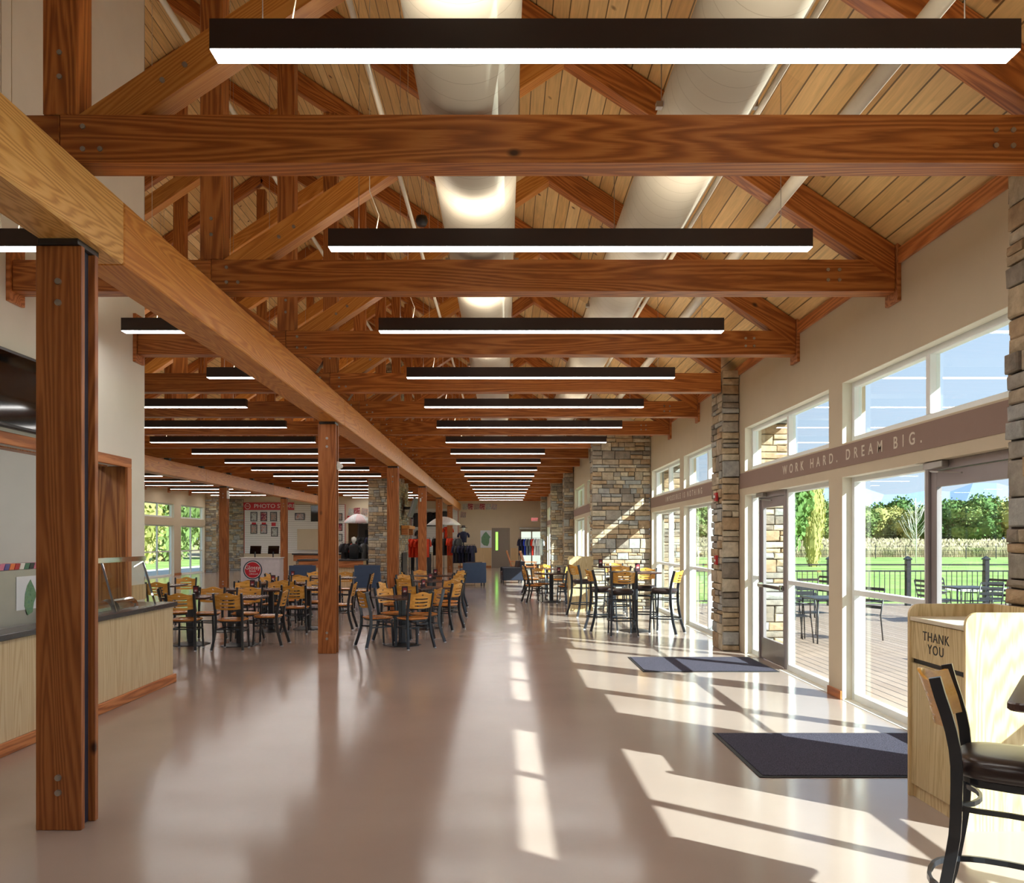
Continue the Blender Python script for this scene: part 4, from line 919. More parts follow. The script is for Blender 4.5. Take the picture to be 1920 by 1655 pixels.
table(-4.95, 16.95, 0, 'in the third row, left one'); table(-4.2, 16.95, 0, 'in the third row, right one'); caddy(-4.75, 16.95, .76, 0, 'on the third row tables')
chair(-4.96, 16.3, 90, 'in the third row with its back to the camera, left one'); chair(-4.28, 16.3, 90, 'in the third row with its back to the camera, right one')
chair(-5.1, 17.6, -90, 'in the third row facing the camera, left one'); chair(-4.4, 17.6, -90, 'in the third row facing the camera, right one')
table(-4.65, 19.4, 0, 'in the last row, left one'); table(-3.88, 19.3, 0, 'in the last row, in front of the blue sofa'); caddy(-4.95, 19.3, .76, 0, 'on the last row left table')
chair(-4.62, 18.75, 90, 'in the last row with its back to the camera, left one'); chair(-5.3, 19.35, 0, 'in the last row, left end, turned sideways'); chair(-4.65, 20.0, -90, 'in the last row facing the camera, left one')
chair(-3.88, 18.72, 90, 'in the last row, back to the camera, right of the second column'); chair(-3.9, 19.95, -90, 'in the last row facing the camera, by the sofa'); chair(-3.35, 19.3, 180, 'seen side on in front of the blue sofa')
table(-6.7, 16.2, 0, 'far left by itself beyond the counter'); chair(-6.45, 15.55, 92, 'far left beside the glass guard, back to the camera'); chair(-6.6, 16.95, -80, 'far left behind its table, in shadow')
# right dining tables
table(1.25, 21.75, 20, 'right of the walkway behind the oak bin cabinet'); caddy(1.45, 21.8, .76, 0, 'on the table right of the walkway')
chair(.78, 21.55, 15, 'right of the walkway, left side of the table'); chair(1.02, 22.4, -70, 'right of the walkway, far side of the table'); chair(1.62, 21.15, 125, 'right of the walkway, beside the oak bin cabinet'); chair(1.75, 22.2, 200, 'right of the walkway, on the window side')
table(1.3, 25.2, 10, 'farther right of the walkway by the narrow stone pier'); chair(.85, 24.9, 10, 'at the farther right table, left side'); chair(1.3, 25.9, -90, 'at the farther right table, far side'); chair(1.7, 24.7, 150, 'at the farther right table, window side')
# bar height group
btab(2.32, 3.02, 54, 'at the right edge of the view by the bin cabinet')
stool(2.03, 3.28, -34, 'in the foreground at the lower right')
btab(2.36, 14.85, 10, 'by the windows past the far door mat'); caddy(2.4, 14.8, 1.07, 10, 'with colourful card on the front bar table')
stool(2.03, 14.22, 92, 'at the front bar table with its back to the camera'); stool(1.80, 14.90, 8, 'at the front bar table, left side'); stool(2.82, 14.5, 150, 'at the front bar table, window side, seen side on'); stool(2.62, 15.4, -105, 'at the front bar table, far side')
btab(2.35, 17.9, 5, 'behind the front bar table by the broad stone wall'); caddy(2.1, 17.9, 1.07, 0, 'on the rear bar table')
stool(1.72, 17.75, 25, 'at the rear bar table, left side by the oak cabinet'); stool(2.4, 17.2, 90, 'at the rear bar table with its back to the camera'); stool(2.5, 18.55, -90, 'at the rear bar table, far side')

# ---------------------------------------------------------------- oak bin cabinets
def bin_cabinet(x, y, W, D, H, lab, letters=True):
    """front faces -X; W along X, D along Y"""
    r = empty('bin_cabinet', (x, y, 0), label=lab, cat='waste cabinet'); t = .022
    def side(y0):
        pts = [(0, 0), (W, 0), (W, H), (.07, H)] + [(.07 - .07 * math.sin(R(a)), H - .07 + .07 * math.cos(R(a))) for a in (15, 30, 45, 60, 75, 90)]
        return MB().prism(pts, y0, y0 + t).build('side_panel', 'oak', r)
    side(0); side(D - t)
    MB().box(W - t, W, t, D - t, 0, H).build('back_panel', 'oak', r)
    MB().box(.004, W - t, t, D - t, H - .105, H - .08, 0, .002).build('tray_shelf', 'oaktop', r)
    MB().box(.012, .03, t + .004, D - t - .004, H - .345, H - .11, 0, .002).build('flap', 'oak', r)
    MB().box(.012, .03, t + .004, D - t - .004, .085, H - .375, 0, .002).build('door', 'oak', r)
    MB().box(.03, .04, t, D - t, .085, H - .11).build('inner_lining', 'black', r)
    MB().box(.03, .045, t, D - t, 0, .085).build('plinth', 'oak', r)
    if letters:
        for b, z in (('THANK', H - .19), ('YOU', H - .265)):
            text('lettering', b, .082, 'black', (.0105, D / 2 + .01, z), (R(90), 0, R(-90)), r, .0008, 1.15)
    return r
M['oaktop'] = plain('cream_laminate', srgb(226, 214, 190), .3)
bin_cabinet(2.61, 4.655, .56, .67, 1.235, 'pale oak waste cabinet lettered THANK YOU beside the near stone pier')
bin_cabinet(1.5, 19.0, .56, .45, 1.25, 'pale oak waste cabinet standing against the broad stone wall', True)

# ---------------------------------------------------------------- mats
def floor_mat(x, y, W, D, lab):
    r = empty('door_mat', (x, y, 0), label=lab, cat='door mat', group='charcoal entrance mats')
    MB().box(0, W, 0, D, .001, .007, 0, .003).build('rubber_edge', 'rubber', r); MB().box(.03, W - .03, .03, D - .03, .007, .012, 0, .002).build('pile', 'mat', r)
floor_mat(1.77, 5.70, 1.72, 1.30, 'large charcoal door mat beside the near oak cabinet')
floor_mat(1.73, 10.24, 1.70, 1.28, 'large charcoal door mat farther off, under the far door')

# ---------------------------------------------------------------- small things on piers and columns
r = empty('fire_alarm', (3.20, 12.35, 2.22), label='red fire alarm strobe high on the slim stone pier', cat='fire alarm')
MB().box(-.035, .0, -.06, .06, 0, .13, 0, .006).build('housing', 'red', r); MB().box(-.05, -.035, -.02, .04, .05, .09, 0, .004).build('strobe', 'white', r)
r = empty('fire_alarm_pull', (3.20, 12.35, 1.27), label='red fire alarm pull station low on the slim stone pier', cat='fire alarm')
MB().box(-.035, .0, -.05, .05, 0, .14, 0, .006).build('housing', 'red', r); MB().box(-.045, -.035, -.03, .03, .05, .08, 0, .003).build('pull_bar', 'white', r)
for x, z, yy in ((-2.559, 2.72, 11.98),):
    r = empty('emergency_light', (x, yy, z), label='white emergency light with two lamp heads on the second column', cat='emergency light')
    MB().box(.132, .17, -.05, .07, -.06, .06, 0, .008).build('housing', 'white', r)
    for s in (-1, 1): MB().disc((.17, s * .05, -.0), .035, 1, .04, 12).build('lamp_head', 'white', r)
tag(box('emergency_light', 'white', -8.86, -8.80, 26.3, 26.42, 2.95, 3.2, bev=.01), 'white wall speaker on the left column before the promotion counter', 'speaker')
tag(box('sign_card', 'white', -2.70, -2.60, 26.38, 26.389, 2.62, 2.74), 'larger white card on the fourth column', 'card')
tag(box('thermostat', 'white', -2.70, -2.65, 26.37, 26.389, 2.86, 2.97, bev=.004), 'small white thermostat box high on the fourth column', 'thermostat')

# ---------------------------------------------------------------- lounge furniture
def armchair(x, y, rot, W, lab, mat='leather', seat='leatherb'):
    r = empty('armchair' if W < 1.2 else 'sofa', (x, y, 0), R(rot), lab, 'armchair' if W < 1.2 else 'sofa')
    h = W / 2
    for s in (-1, 1): MB().box(s * h, s * (h - .13), -.40, .38, .10, .60, 0, .03).build('arm', mat, r)
    MB().prism([(-.42, .1), (-.27, .1), (-.30, .82), (-.47, .82)], -h + .02, h - .02, axis=0).build('back', mat, r)
    MB().prism([(-.27, .42), (-.13, .42), (-.20, .84), (-.32, .84)], -h + .14, h - .14, axis=0).build('back_cushion', seat, r)
    MB().box(-h + .135, h - .135, -.27, .40, .27, .45, 0, .04).build('seat_cushion', seat, r); MB().box(-h + .14, h - .14, -.27, .37, .10, .27).build('seat_base', mat, r)
    for sx in (-1, 1):
        for sy in (-.36, .33): MB().box(sx * (h - .05), sx * (h - .10), sy, sy + .05, 0, .10).build('leg', 'black', r)
    return r
armchair(-1.12, 29.7, 10, .86, 'blue leather armchair left of the walkway with its back to the camera')
armchair(.28, 31.4, 96, .86, 'navy leather armchair right of the walkway, seen side on', 'leatherd')
armchair(-4.42, 26.7, 8, .86, 'blue leather armchair in front of the stone chimney, seen from behind')
armchair(-6.45, 26.6, 5, .86, 'blue leather armchair behind the last dining row, left of the second column')
def rocker(x, y, rot, lab):
    r = empty('rocking_chair', (x, y, 0), R(rot), lab, 'rocking chair', 'wooden rocking chairs')
    for s in (-1, 1):
        MB().bar([(s * .25, -.45, .05), (s * .25, -.2, .015), (s * .25, .1, .012), (s * .25, .42, .06)], .03, .025).build('rocker', 'cherry', r)
        MB().bar([(s * .25, -.17, .02), (s * .25, -.22, .45), (s * .25, -.42, 1.12)], .035, .035, up=(0, 1, 0)).build('back_post', 'cherry', r); MB().bar([(s * .27, .25, .03), (s * .27, .25, .62)], .035, .035, up=(0, 1, 0)).build('front_post', 'cherry', r)
        MB().box(s * .31, s * .22, -.25, .32, .62, .645, 0, .006).build('armrest', 'cherry', r)
    m = MB()
    for i in range(7): x_ = -.19 + i * .063; m.bar([(x_, -.2, .46), (x_, -.40, 1.06)], .035, .01, up=(0, 1, 0))
    m.box(-.26, .26, -.44, -.40, 1.04, 1.14); m.build('back_slats', 'cherry', r)
    MB().box(-.26, .26, -.22, .28, .41, .435, 0, .006).build('seat', 'cherry', r)
rocker(.55, 38.2, -95, 'wooden rocking chair by the far glass door, left one'); rocker(1.15, 37.0, -100, 'wooden rocking chair by the far glass door, right one')

# ---------------------------------------------------------------- chimney
cx0, cx1, cy0, cy1 = -4.95, -3.87, 30.0, 33.4
m = MB(); e = .035; K_ = len(STONES); m.box(cx0 + e, cx1 - e, cy0 + e, cy1 - e, 0, 8.4, K_)
stone_face(m, (cx0, cy0 + e, 0), (1, 0, 0), (0, -1, 0), cx1 - cx0, 8.4, 301); stone_face(m, (cx1 - e, cy0 + e, 0), (0, 1, 0), (1, 0, 0), cy1 - cy0 - 2 * e, 8.4, 302); stone_face(m, (cx0 + e, cy1 - e, 0), (0, -1, 0), (-1, 0, 0), cy1 - cy0 - 2 * e, 8.4, 303)
ch = m.build('stone_chimney', STONES + [M['mortar']]); tag(ch, 'tall stone veneer chimney rising through the roof behind the third column', 'chimney')
MB().box(cx1 + .001, cx1 + .06, 31.0, 32.4, .25, 1.15).build('firebox_opening', 'black', ch)
r = empty('mantel_shelf', (cx1, 31.7, 1.98), label='chunky wooden mantel shelf on the chimney', cat='mantel shelf'); timber('shelf_beam', (.19, -1.0, .13), (.19, 1.0, .13), .3, .12, 'timber_light', r, side=(-1, 0, 0))
for s in (-.8, .8): MB().box(.03, .28, s - .12, s + .12, -.16, .068, 0, .004).build('corbel', 'cherry', r)
r = empty('television', (cx1 + .28, 31.6, 2.55), label='flat television tilted off the chimney above the mantel', cat='television')
o = MB().box(-.04, .03, -.6, .6, -.05, .72, 0, .01).build('housing', 'grey', r); o.rotation_euler = (0, R(18), 0); o = MB().box(.031, .034, -.58, .58, -.03, .7).build('screen_face', 'greyd', r); o.rotation_euler = (0, R(18), 0)
MB().bar([(-.26, 0, .3), (0, 0, .3)], .1, .1).build('bracket', 'black', r)

# ---------------------------------------------------------------- back wall and shop
box('wall_store', 'wall', XL, -8.35, 44.0, 44.2, 0, 4.4)['kind'] = 'structure'
m = MB(); stone_face(m, (XL, 43.985, 0), (1, 0, 0), (0, -1, 0), 1.15, 3.8, 411); m.box(XL, XL + 1.15, 43.98, 44, 0, 3.8, len(STONES)); tag(m.build('stone_cladding', STONES + [M['mortar']]), 'stone cladding on the wall left of the photo store sign', 'stone cladding')
def slatwall(x0, x1, y, z0, z1, lab):
    r = empty('slatwall', ((x0 + x1) / 2, y, z0), label=lab, cat='slatwall'); h = (x1 - x0) / 2; m = MB(); z = 0
    while z < z1 - z0 - .02: m.box(-h, h, -.02, 0, z + .008, min(z + .1, z1 - z0)); z += .1
    m.build('slats', 'white', r); g = MB(); g.box(-h, h, -.004, -.001, 0, z1 - z0); g.build('groove_backing', 'grooves', r)
    g = MB(); g.box(-h - .03, -h, -.025, 0, 0, z1 - z0); g.box(h, h + .03, -.025, 0, 0, z1 - z0); g.build('edge_trim', 'red', r); return r
M['grooves'] = plain('slat_groove', srgb(120, 84, 80), .7)
slatwall(-13.85, -8.5, 43.99, .9, 3.52, 'white slatwall of the photo store'); slatwall(-5.45, -2.72, 48.49, .9, 3.45, 'white slatwall behind the clothes at the far end of the hall')
r = empty('store_sign', (-12.55, 43.95, 3.22), label='red sign board reading PHOTO STORE', cat='sign')
MB().box(-1.35, 1.35, -.02, .0, 0, .4).build('board', 'redsign', r); text('lettering', 'PHOTO STORE', .30, 'white', (.32, -.023, .2), (R(90), 0, 0), r, .003, 1.0, sx=1.1)
MB().disc((-1.13, -.022, .2), .155, 1, .004, 24).build('badge', 'white', r); MB().disc((-1.13, -.025, .2), .13, 1, .004, 24).build('badge_disc', 'red', r)
text('badge_lettering', 'Glossy', .075, 'white', (-1.13, -.029, .21), (R(90), 0, 0), r, .001)
i = 0
def photo(x, z, w_, h_, art, y, lab, framed=True):
    r = empty('framed_photo', (x, y, z), label=lab, cat='framed photo', group='framed photos on the store wall')
    MB().box(-w_ / 2, w_ / 2, -.035, -.02, 0, h_).build('frame', 'black', r); MB().box(-w_ / 2 + .04, w_ / 2 - .04, -.038, -.0355, .04, h_ - .04).build('print', art, r)
arts = ['art_d', 'art_b', 'art_a', 'art_c']
for j, x in enumerate((-13.35, -12.82, -12.3, -11.78)):
    photo(x, 2.62, .36, .5, arts[j], 43.97, 'black framed sports photo in the top row under the sign, %s from the left' % ORD[j])
    tag(box('price_card', 'redsign', x - .11, x + .11, 43.94, 43.966, 2.36, 2.55), 'red price card under the framed photo, %s from the left' % ORD[j], 'price card', 'red price cards')
for j, (x, z) in enumerate(((-13.35, 1.95), (-12.82, 1.95), (-12.25, 1.8), (-11.75, 1.65))): photo(x, z, .36, .5, arts[(j + 2) % 4], 43.97, 'black framed sports photo in the lower row, %s from the left' % ORD[j])
photo(-10.9, 2.68, .52, .38, 'art_c', 43.97, 'wide black framed group photo right of the store column')
for j, z in enumerate((1.55, 2.1, 2.65)): photo(-8.75, z, .26, .4, arts[j], 43.97, 'small framed photo at the right end of the store wall, %s from the bottom' % ORD[j])
tag(box('wall_screen', 'screen', -10.3, -9.45, 43.9, 43.965, 2.6, 3.45, bev=.01), 'dark blank screen high on the store wall', 'screen')
tag(box('wall_niche', 'wall', -11.0, -9.4, 43.8, 43.965, 1.1, 2.2), 'beige box niche in the store wall under the screen', 'niche')
# promotion counter
r = empty('promotion_counter', (-8.65, 29.4, 0), label='white promotion counter with round red logo', cat='counter')
M['lilac'] = plain('white_counter_panel', srgb(214, 208, 212), .5)
MB().box(-.75, .65, 0, .5, .12, .98, 0, .02).build('body', 'lilac', r); MB().box(-.78, .68, -.03, .53, .98, 1.01).build('counter_top', 'white', r)
MB().disc((-.32, -.006, .56), .34, 1, .01, 32).build('logo_ring', 'bluesteel', r); MB().disc((-.32, -.012, .56), .30, 1, .01, 32).build('logo_white', 'white', r); MB().disc((-.32, -.017, .56), .28, 1, .01, 32).build('logo_disc', 'redsign', r)
text('lettering', 'Glossy', .20, 'white', (-.32, -.024, .64), (R(90), 0, 0), r, .001); text('lettering', 'finish', .12, 'white', (-.32, -.024, .52), (R(90), 0, 0), r, .001); text('lettering', 'Lifetouch', .085, 'white', (-.28, -.024, .42), (R(90), 0, 0), r, .001)
for s in (-.6, .5): MB().lathe([(0, 0), (.05, 0), (.05, .12), (0, .12)], s, .25, 10).build('caster', 'black', r)
for j, x in enumerate((-8.95, -8.3)):
    r = empty('tablet_stand', (x, 29.6, 1.01), label='dark tablet screen on a stand on the promotion counter, %s one' % ['left', 'right'][j], cat='screen', group='tablets on the promotion counter')
    MB().box(-.02, .02, -.02, .02, 0, .2).build('stand', 'black', r); o = MB().box(-.2, .2, -.015, .015, .12, .42, 0, .01).build('screen', 'screen', r); o.rotation_euler = (R(-15), 0, 0)
# shop service desk
def desk(x0, x1, y0, y1, h, lab, base='stone'):
    r = empty('service_desk', ((x0 + x1) / 2, y0, 0), label=lab, cat='desk'); w2 = (x1 - x0) / 2; d = y1 - y0
    MB().box(-w2 - .1, w2 + .1, -.15, d, h - .05, h, 0, .006).build('worktop', 'counter', r); timber('apron', (-w2 - .06, .03 - .1, h - .17), (w2 + .06, .03 - .1, h - .17), .04, .24, 'cherry', r)
    if base == 'stone':
        m = MB(); m.box(-w2, w2, .06, d, 0, h - .06, len(STONES)); stone_face(m, (-w2, .05, 0), (1, 0, 0), (0, -1, 0), 2 * w2, h - .3, int(h * 1000)); m.build('stone_base', STONES + [M['mortar']], r)
    else: MB().box(-w2, w2, .0, d, 0, h - .06).build('panel_base', 'bead_x', r)
desk(-7.9, -5.9, 31.2, 32.2, 1.12, 'tall service desk with dark top and stone base'); desk(-7.15, -5.0, 29.0, 29.9, .95, 'lower service desk with dark top and pine front', 'wood')
# passage header with posters, back wall things
box('wall_header', 'wall', -8.35, -6.55, 44.0, 44.2, 2.55, 4.4)['kind'] = 'structure'
box('wall_passage', 'greyd', -8.35, -6.5, 47.2, 47.4, 0, 4.4)['kind'] = 'structure'
tag(box('tall_mirror', 'black', -7.95, -7.75, 47.15, 47.19, .2, 2.2, bev=.01), 'tall dark mirror at the end of the passage', 'mirror')
j = 0
for x, z, a, rt in ((-8.15, 3.1, 'art_d', 8), (-7.85, 3.15, 'art_b', -5), (-7.45, 3.12, 'art_a', 6), (-7.05, 3.1, 'art_c', -12), (-8.2, 2.72, 'red', 2), (-7.8, 2.7, 'art_b', 8), (-7.4, 2.68, 'art_d', -4), (-7.0, 2.7, 'art_c', 5)):
    o = MB().box(-.17, .17, -.008, 0, -.19, .19).build('team_poster', a, None, (x, 43.995 - .001 * j, z)); o.rotation_euler = (0, R(rt), 0); j += 1
    tag(o, 'square team poster on the header over the passage, %s %s' % (ORD[(j - 1) % 4], 'in the upper row' if j < 5 else 'in the lower row'), 'poster', 'posters over the passage')
for j, (x, rt, a) in enumerate(((-2.28, -4, 'art_d'), (-1.98, 5, 'art_b'), (-1.62, -3, 'art_a'), (-1.28, 3, 'art_b'), (-.93, -5, 'art_d'), (-.58, 8, 'art_c'), (-2.4, 6, 'art_a'))):
    o = MB().box(-.16, .16, -.01, 0, -.17, .17).build('team_poster', a, None, (x, YB - .001, 3.58 if j < 6 else 3.1)); o.rotation_euler = (0, R(rt), 0)
    tag(o, 'square team poster on the far beige wall, %s' % ('%s from the left in the row' % ORD[j] if j < 6 else 'the single one below the row'), 'poster', 'posters on the far wall')
r = empty('course_map', (-1.06, YB, 1.16), label='framed green course map on the far wall left of the grey door', cat='map'); MB().box(-.33, .33, -.02, 0, 0, 1.02).build('backing_sheet', 'poster_white', r)
MB().prism([(.0, .95), (.16, .75), (.27, .62), (.2, .55), (.19, .3), (.1, .1), (-.12, .14), (-.27, .3), (-.27, .6), (-.14, .82)], -.026, -.02).build('map_print', 'map', r)
tag(box('wainscot', 'bead_x', -2.7, -.75, YB - .03, YB, .1, 1.14), 'pine wainscot on the far wall left of the grey door', 'wainscot'); box('baseboard_back', 'cherry', -2.7, -.75, YB - .035, YB, 0, .1)['kind'] = 'structure'
tag(box('wainscot', 'bead_x', .38, .92, YB - .03, YB, .1, 1.14), 'pine wainscot between the grey door and the glass door', 'wainscot')
r = empty('exit_sign', (1.8, YB - .05, 2.82), label='white EXIT sign with red letters over the far glass door', cat='exit sign'); MB().box(-.19, .19, -.02, .04, -.13, .13, 0, .01).build('housing', 'white', r); text('lettering', 'EXIT', .2, 'exitred', (0, -.023, 0), (R(90), 0, 0), r, .002)
# clothes
def cloth(n, c): M[n] = plain(n, srgb(*c), .85, noise=.12, nscale=12)
for n_, c_ in (('cloth_navy', (34, 34, 62)), ('cloth_black', (26, 26, 30)), ('cloth_orange', (226, 62, 26)), ('cloth_blue', (30, 60, 196)), ('cloth_grey', (120, 124, 132)), ('cloth_white', (224, 224, 228)), ('cloth_charcoal', (66, 62, 66)), ('cloth_red', (222, 52, 34))): cloth(n_, c_)
shirts = {}
def shirt(loc, rz, mat, lab, group, pants=False):
    key = (mat, pants)
    if key in shirts: o = shirts[key].copy(); COL.objects.link(o); o.location = loc; o.rotation_euler = (0, 0, rz); o['label'] = lab; o['group'] = group; return o
    m = MB(); n = 10
    if pants: prof = [(-.02, .17), (-.3, .2), (-.6, .17), (-1.0, .13)]
    else: prof = [(0, .06), (-.03, .2), (-.12, .23), (-.3, .2), (-.82, .23)]
    vs = []; 
    for z, w_ in prof:
        for i in range(n):
            a = 2 * math.pi * i / n; vs.append((w_ * math.cos(a), (.035 + .012 * math.sin(3 * a + z * 20)) * math.sin(a), z))
    fs = [(l * n + i, l * n + (i + 1) % n, (l + 1) * n + (i + 1) % n, (l + 1) * n + i) for l in range(len(prof) - 1) for i in range(n)] + [tuple(range(n)), tuple(range((len(prof) - 1) * n, len(prof) * n))]
    m.add(vs, fs, 0, True)
    if not pants:
        for s in (-1, 1): m.sweep([(s * .17, 0, -.06), (s * .27, 0, -.16), (s * .31, 0, -.34)], [(-.03, -.06), (.03, -.06), (.03, .06), (-.03, .06)], 0, True, False, (1, 0, 0))
    o = m.build('hanging_trousers' if pants else 'hanging_shirt', mat, None, loc, rz); MB().tube([(-.16, 0, -.03), (0, 0, .03), (.16, 0, -.03)], .006, 6).build('hanger', 'black', o)
    tag(o, lab, 'shirt' if not pants else 'trousers', group); shirts[key] = o; return o
def rack(x, y, L, h, rz, lab):
    r = empty('clothes_rack', (x, y, 0), rz, lab, 'clothes rack')
    MB().tube([(-L / 2, 0, .02), (-L / 2, 0, h), (L / 2, 0, h), (L / 2, 0, .02)], .014, 8, up=(0, 1, 0)).build('rail', 'black', r)
    for s in (-1, 1): MB().box(s * L / 2 - .02, s * L / 2 + .02, -.22, .22, 0, .03).build('foot', 'black', r)
def fill(x, y, L, h, rz, mats, nm, grp, pants=False):
    n = len(mats); c, s = math.cos(rz), math.sin(rz)
    for i, mt in enumerate(mats):
        t = (-L / 2 + .08) + (L - .16) * i / max(1, n - 1)
        col_ = mt.split('_')[1]
        shirt((x + t * c, y + t * s, h - .045), rz + R(70 + rnd.uniform(-9, 9)), mt, '%s %s %s, %s from the left' % (col_, 'trousers' if pants else 'shirt', nm, ORD[i]), grp, pants)
rack(1.33, 41.0, 1.2, 1.72, 0, 'black clothes rack by the far glass door with blue to white shirts')
fill(1.33, 41.0, 1.2, 1.72, 0, ['cloth_navy', 'cloth_navy', 'cloth_blue', 'cloth_grey', 'cloth_grey', 'cloth_red', 'cloth_white', 'cloth_white', 'cloth_white'], 'on the rack by the far glass door', 'shirts on the rack by the glass door')
rack(-1.85, 38.0, 1.0, 1.42, 0, 'low black clothes rack behind the blue armchair')
fill(-1.85, 38.0, 1.0, 1.42, 0, ['cloth_navy', 'cloth_charcoal', 'cloth_navy', 'cloth_navy', 'cloth_black', 'cloth_navy', 'cloth_navy'], 'on the low rack behind the blue armchair', 'navy shirts on the low rack')
rack(-2.75, 39.5, 1.3, 1.75, 0, 'tall black clothes rack behind the sixth column')
fill(-2.75, 39.5, 1.3, 1.75, 0, ['cloth_black', 'cloth_black', 'cloth_charcoal', 'cloth_black', 'cloth_orange', 'cloth_orange', 'cloth_grey', 'cloth_charcoal'], 'on the tall rack behind the sixth column', 'shirts on the tall rack')
rack(-3.75, 36.5, .9, 1.72, 0, 'clothes rack of orange shirts between the fourth and fifth columns')
fill(-3.75, 36.5, .9, 1.72, 0, ['cloth_orange', 'cloth_orange', 'cloth_orange', 'cloth_orange', 'cloth_white', 'cloth_orange'], 'between the fourth and fifth columns', 'orange shirts')
rack(-3.75, 37.2, .9, 1.06, 0, 'low rail of dark trousers under the orange shirts')
fill(-3.75, 37.2, .9, 1.06, 0, ['cloth_black', 'cloth_grey', 'cloth_black', 'cloth_charcoal'], 'under the orange shirts', 'trousers under the orange shirts', True)
rack(-6.75, 40.5, .95, 1.8, 0, 'clothes rack of dark shirts in the passage left of the chimney')
fill(-6.75, 40.5, .95, 1.8, 0, ['cloth_charcoal', 'cloth_black', 'cloth_black', 'cloth_navy', 'cloth_black', 'cloth_charcoal'], 'on the rack left of the chimney', 'dark shirts left of the chimney')
rack(-6.75, 41.0, .95, 1.1, 0, 'lower rail of dark trousers left of the chimney'); fill(-6.75, 41.0, .95, 1.1, 0, ['cloth_black', 'cloth_black', 'cloth_navy', 'cloth_black'], 'on the lower rail left of the chimney', 'trousers left of the chimney', True)
rack(-5.6, 30.8, .0 + .9, 1.55, 0, 'clothes rack beside the tall service desk'); fill(-5.6, 30.8, .9, 1.55, 0, ['cloth_charcoal', 'cloth_black', 'cloth_red', 'cloth_black', 'cloth_grey'], 'beside the tall service desk', 'shirts by the service desk')
for j, (x, z, mt) in enumerate(((-5.1, 3.2, 'cloth_charcoal'), (-4.35, 3.25, 'cloth_black'), (-3.95, 3.25, 'cloth_black'), (-3.5, 3.3, 'cloth_charcoal'), (-3.3, 2.4, 'cloth_orange'), (-4.9, 2.2, 'cloth_charcoal'))):
    shirt((x, 48.38, z), 0, mt, '%s shirt hung flat on the far slatwall, %s' % (mt.split('_')[1], ['leftmost high', 'second high', 'third high', 'fourth high', 'low right one', 'low left one'][j]), 'shirts on the far slatwall')
def mannequin(x, y, z, mat, lab, hat=True):
    r = empty('display_torso', (x, y, z), label=lab, cat='display torso'); m = MB(); m.lathe([(0, .0), (.15, 0), (.17, .25), (.19, .42), (.15, .5), (.06, .54), (0, .54)], 0, 0, 14); m.build('shirt', mat, r)
    for s in (-1, 1): MB().tube([(s * .17, 0, .46), (s * .25, 0, .36), (s * .26, 0, .24)], .055, 8, up=(0, 1, 0)).build('sleeve', mat, r)
    MB().lathe([(0, .54), (.05, .54), (.05, .62), (.09, .66), (.09, .76), (0, .8)], 0, 0, 12).build('head_form', 'white', r)
    if hat: MB().lathe([(0, .84), (.08, .83), (.1, .74), (.2, .72), (.2, .71), (0, .71)], 0, 0, 16).build('hat', 'cloth_charcoal', r)
    return r
mannequin(-1.97, 40.0, 1.5, 'cloth_navy', 'navy shirt display torso with brimmed hat on the far low rack')
MB().box(-.03, .03, -.03, .03, 0, 1.5).build('display_pole', 'black', None, (-1.97, 40.0, 0)); tag(bpy.data.objects['display_pole'], 'thin black pole carrying the navy display torso', 'pole')
mannequin(-5.35, 29.35, .95, 'cloth_black', 'black shirt display torso on the lower service desk', False)
M['pinkw'] = plain('pale_pink_cloth', srgb(226, 200, 204), .8)
def umbrella(x, y, z, R_, lab, ca='white', cb='cloth_grey', tilt=0):
    r = empty('display_umbrella', (x, y, z), label=lab, cat='umbrella'); n = 16; L = 5; vs = [(0, 0, .38)]; 
    for l in range(1, L + 1):
        for i in range(n): a = 2 * math.pi * i / n; q = l / L; rr = R_ * q * (1 - .06 * (1 - math.cos(a * 8)) / 2 * q); vs.append((rr * math.cos(a), rr * math.sin(a), .38 * (1 - q * q)))
    m = MB(); fs = [(0, 1 + i, 1 + (i + 1) % n) for i in range(n)] + [(1 + l * n + i, 1 + (l + 1) * n + i, 1 + (l + 1) * n + (i + 1) % n, 1 + l * n + (i + 1) % n) for l in range(L - 1) for i in range(n)]
    m.add(vs, fs, 0, True); m.m = [((i // 2) % 2) for i in list(range(n)) + [i for l in range(L - 1) for i in range(n)]]; o = m.build('canopy', [ca, cb], r)
    so = o.modifiers.new('thick', 'SOLIDIFY'); so.thickness = .006
    MB().tube([(0, 0, -z + .02), (0, 0, .44)], .012, 8, up=(0, 1, 0)).build('shaft', 'black', r); MB().lathe([(0, -z), (.16, -z), (.16, -z + .03), (0, -z + .03)], 0, 0, 14).build('stand_foot', 'black', r)
umbrella(-2.72, 37.2, 2.3, .78, 'white golf umbrella opened over the racks by the fifth column', 'cloth_white', 'white')
umbrella(-6.0, 31.6 + 2.2, 2.32, .62, 'pink and white umbrella opened behind the service desk', 'pinkw', 'cloth_white')


# ---------------------------------------------------------------- outdoors
tag(box('ground', 'lawn', -400, 400, -60, 88, -.6, -.25), kind='structure')
tag(MB().prism([(88, -.3), (150, 1.2), (1500, 1.4), (1500, -2), (88, -2)], -900, 900, axis=0).build('field', 'brush'), kind='structure')
tag(box('deck', 'deckp', 3.72, 16.5, -6, 21.6, -.24, -.03), kind='structure')
tag(box('path', 'path', 16.6, 60, 30, 31.8, -.27, -.235), kind='structure')
tag(box('path', 'path', -22, -17.5, 0, 60, -.27, -.235), kind='structure')
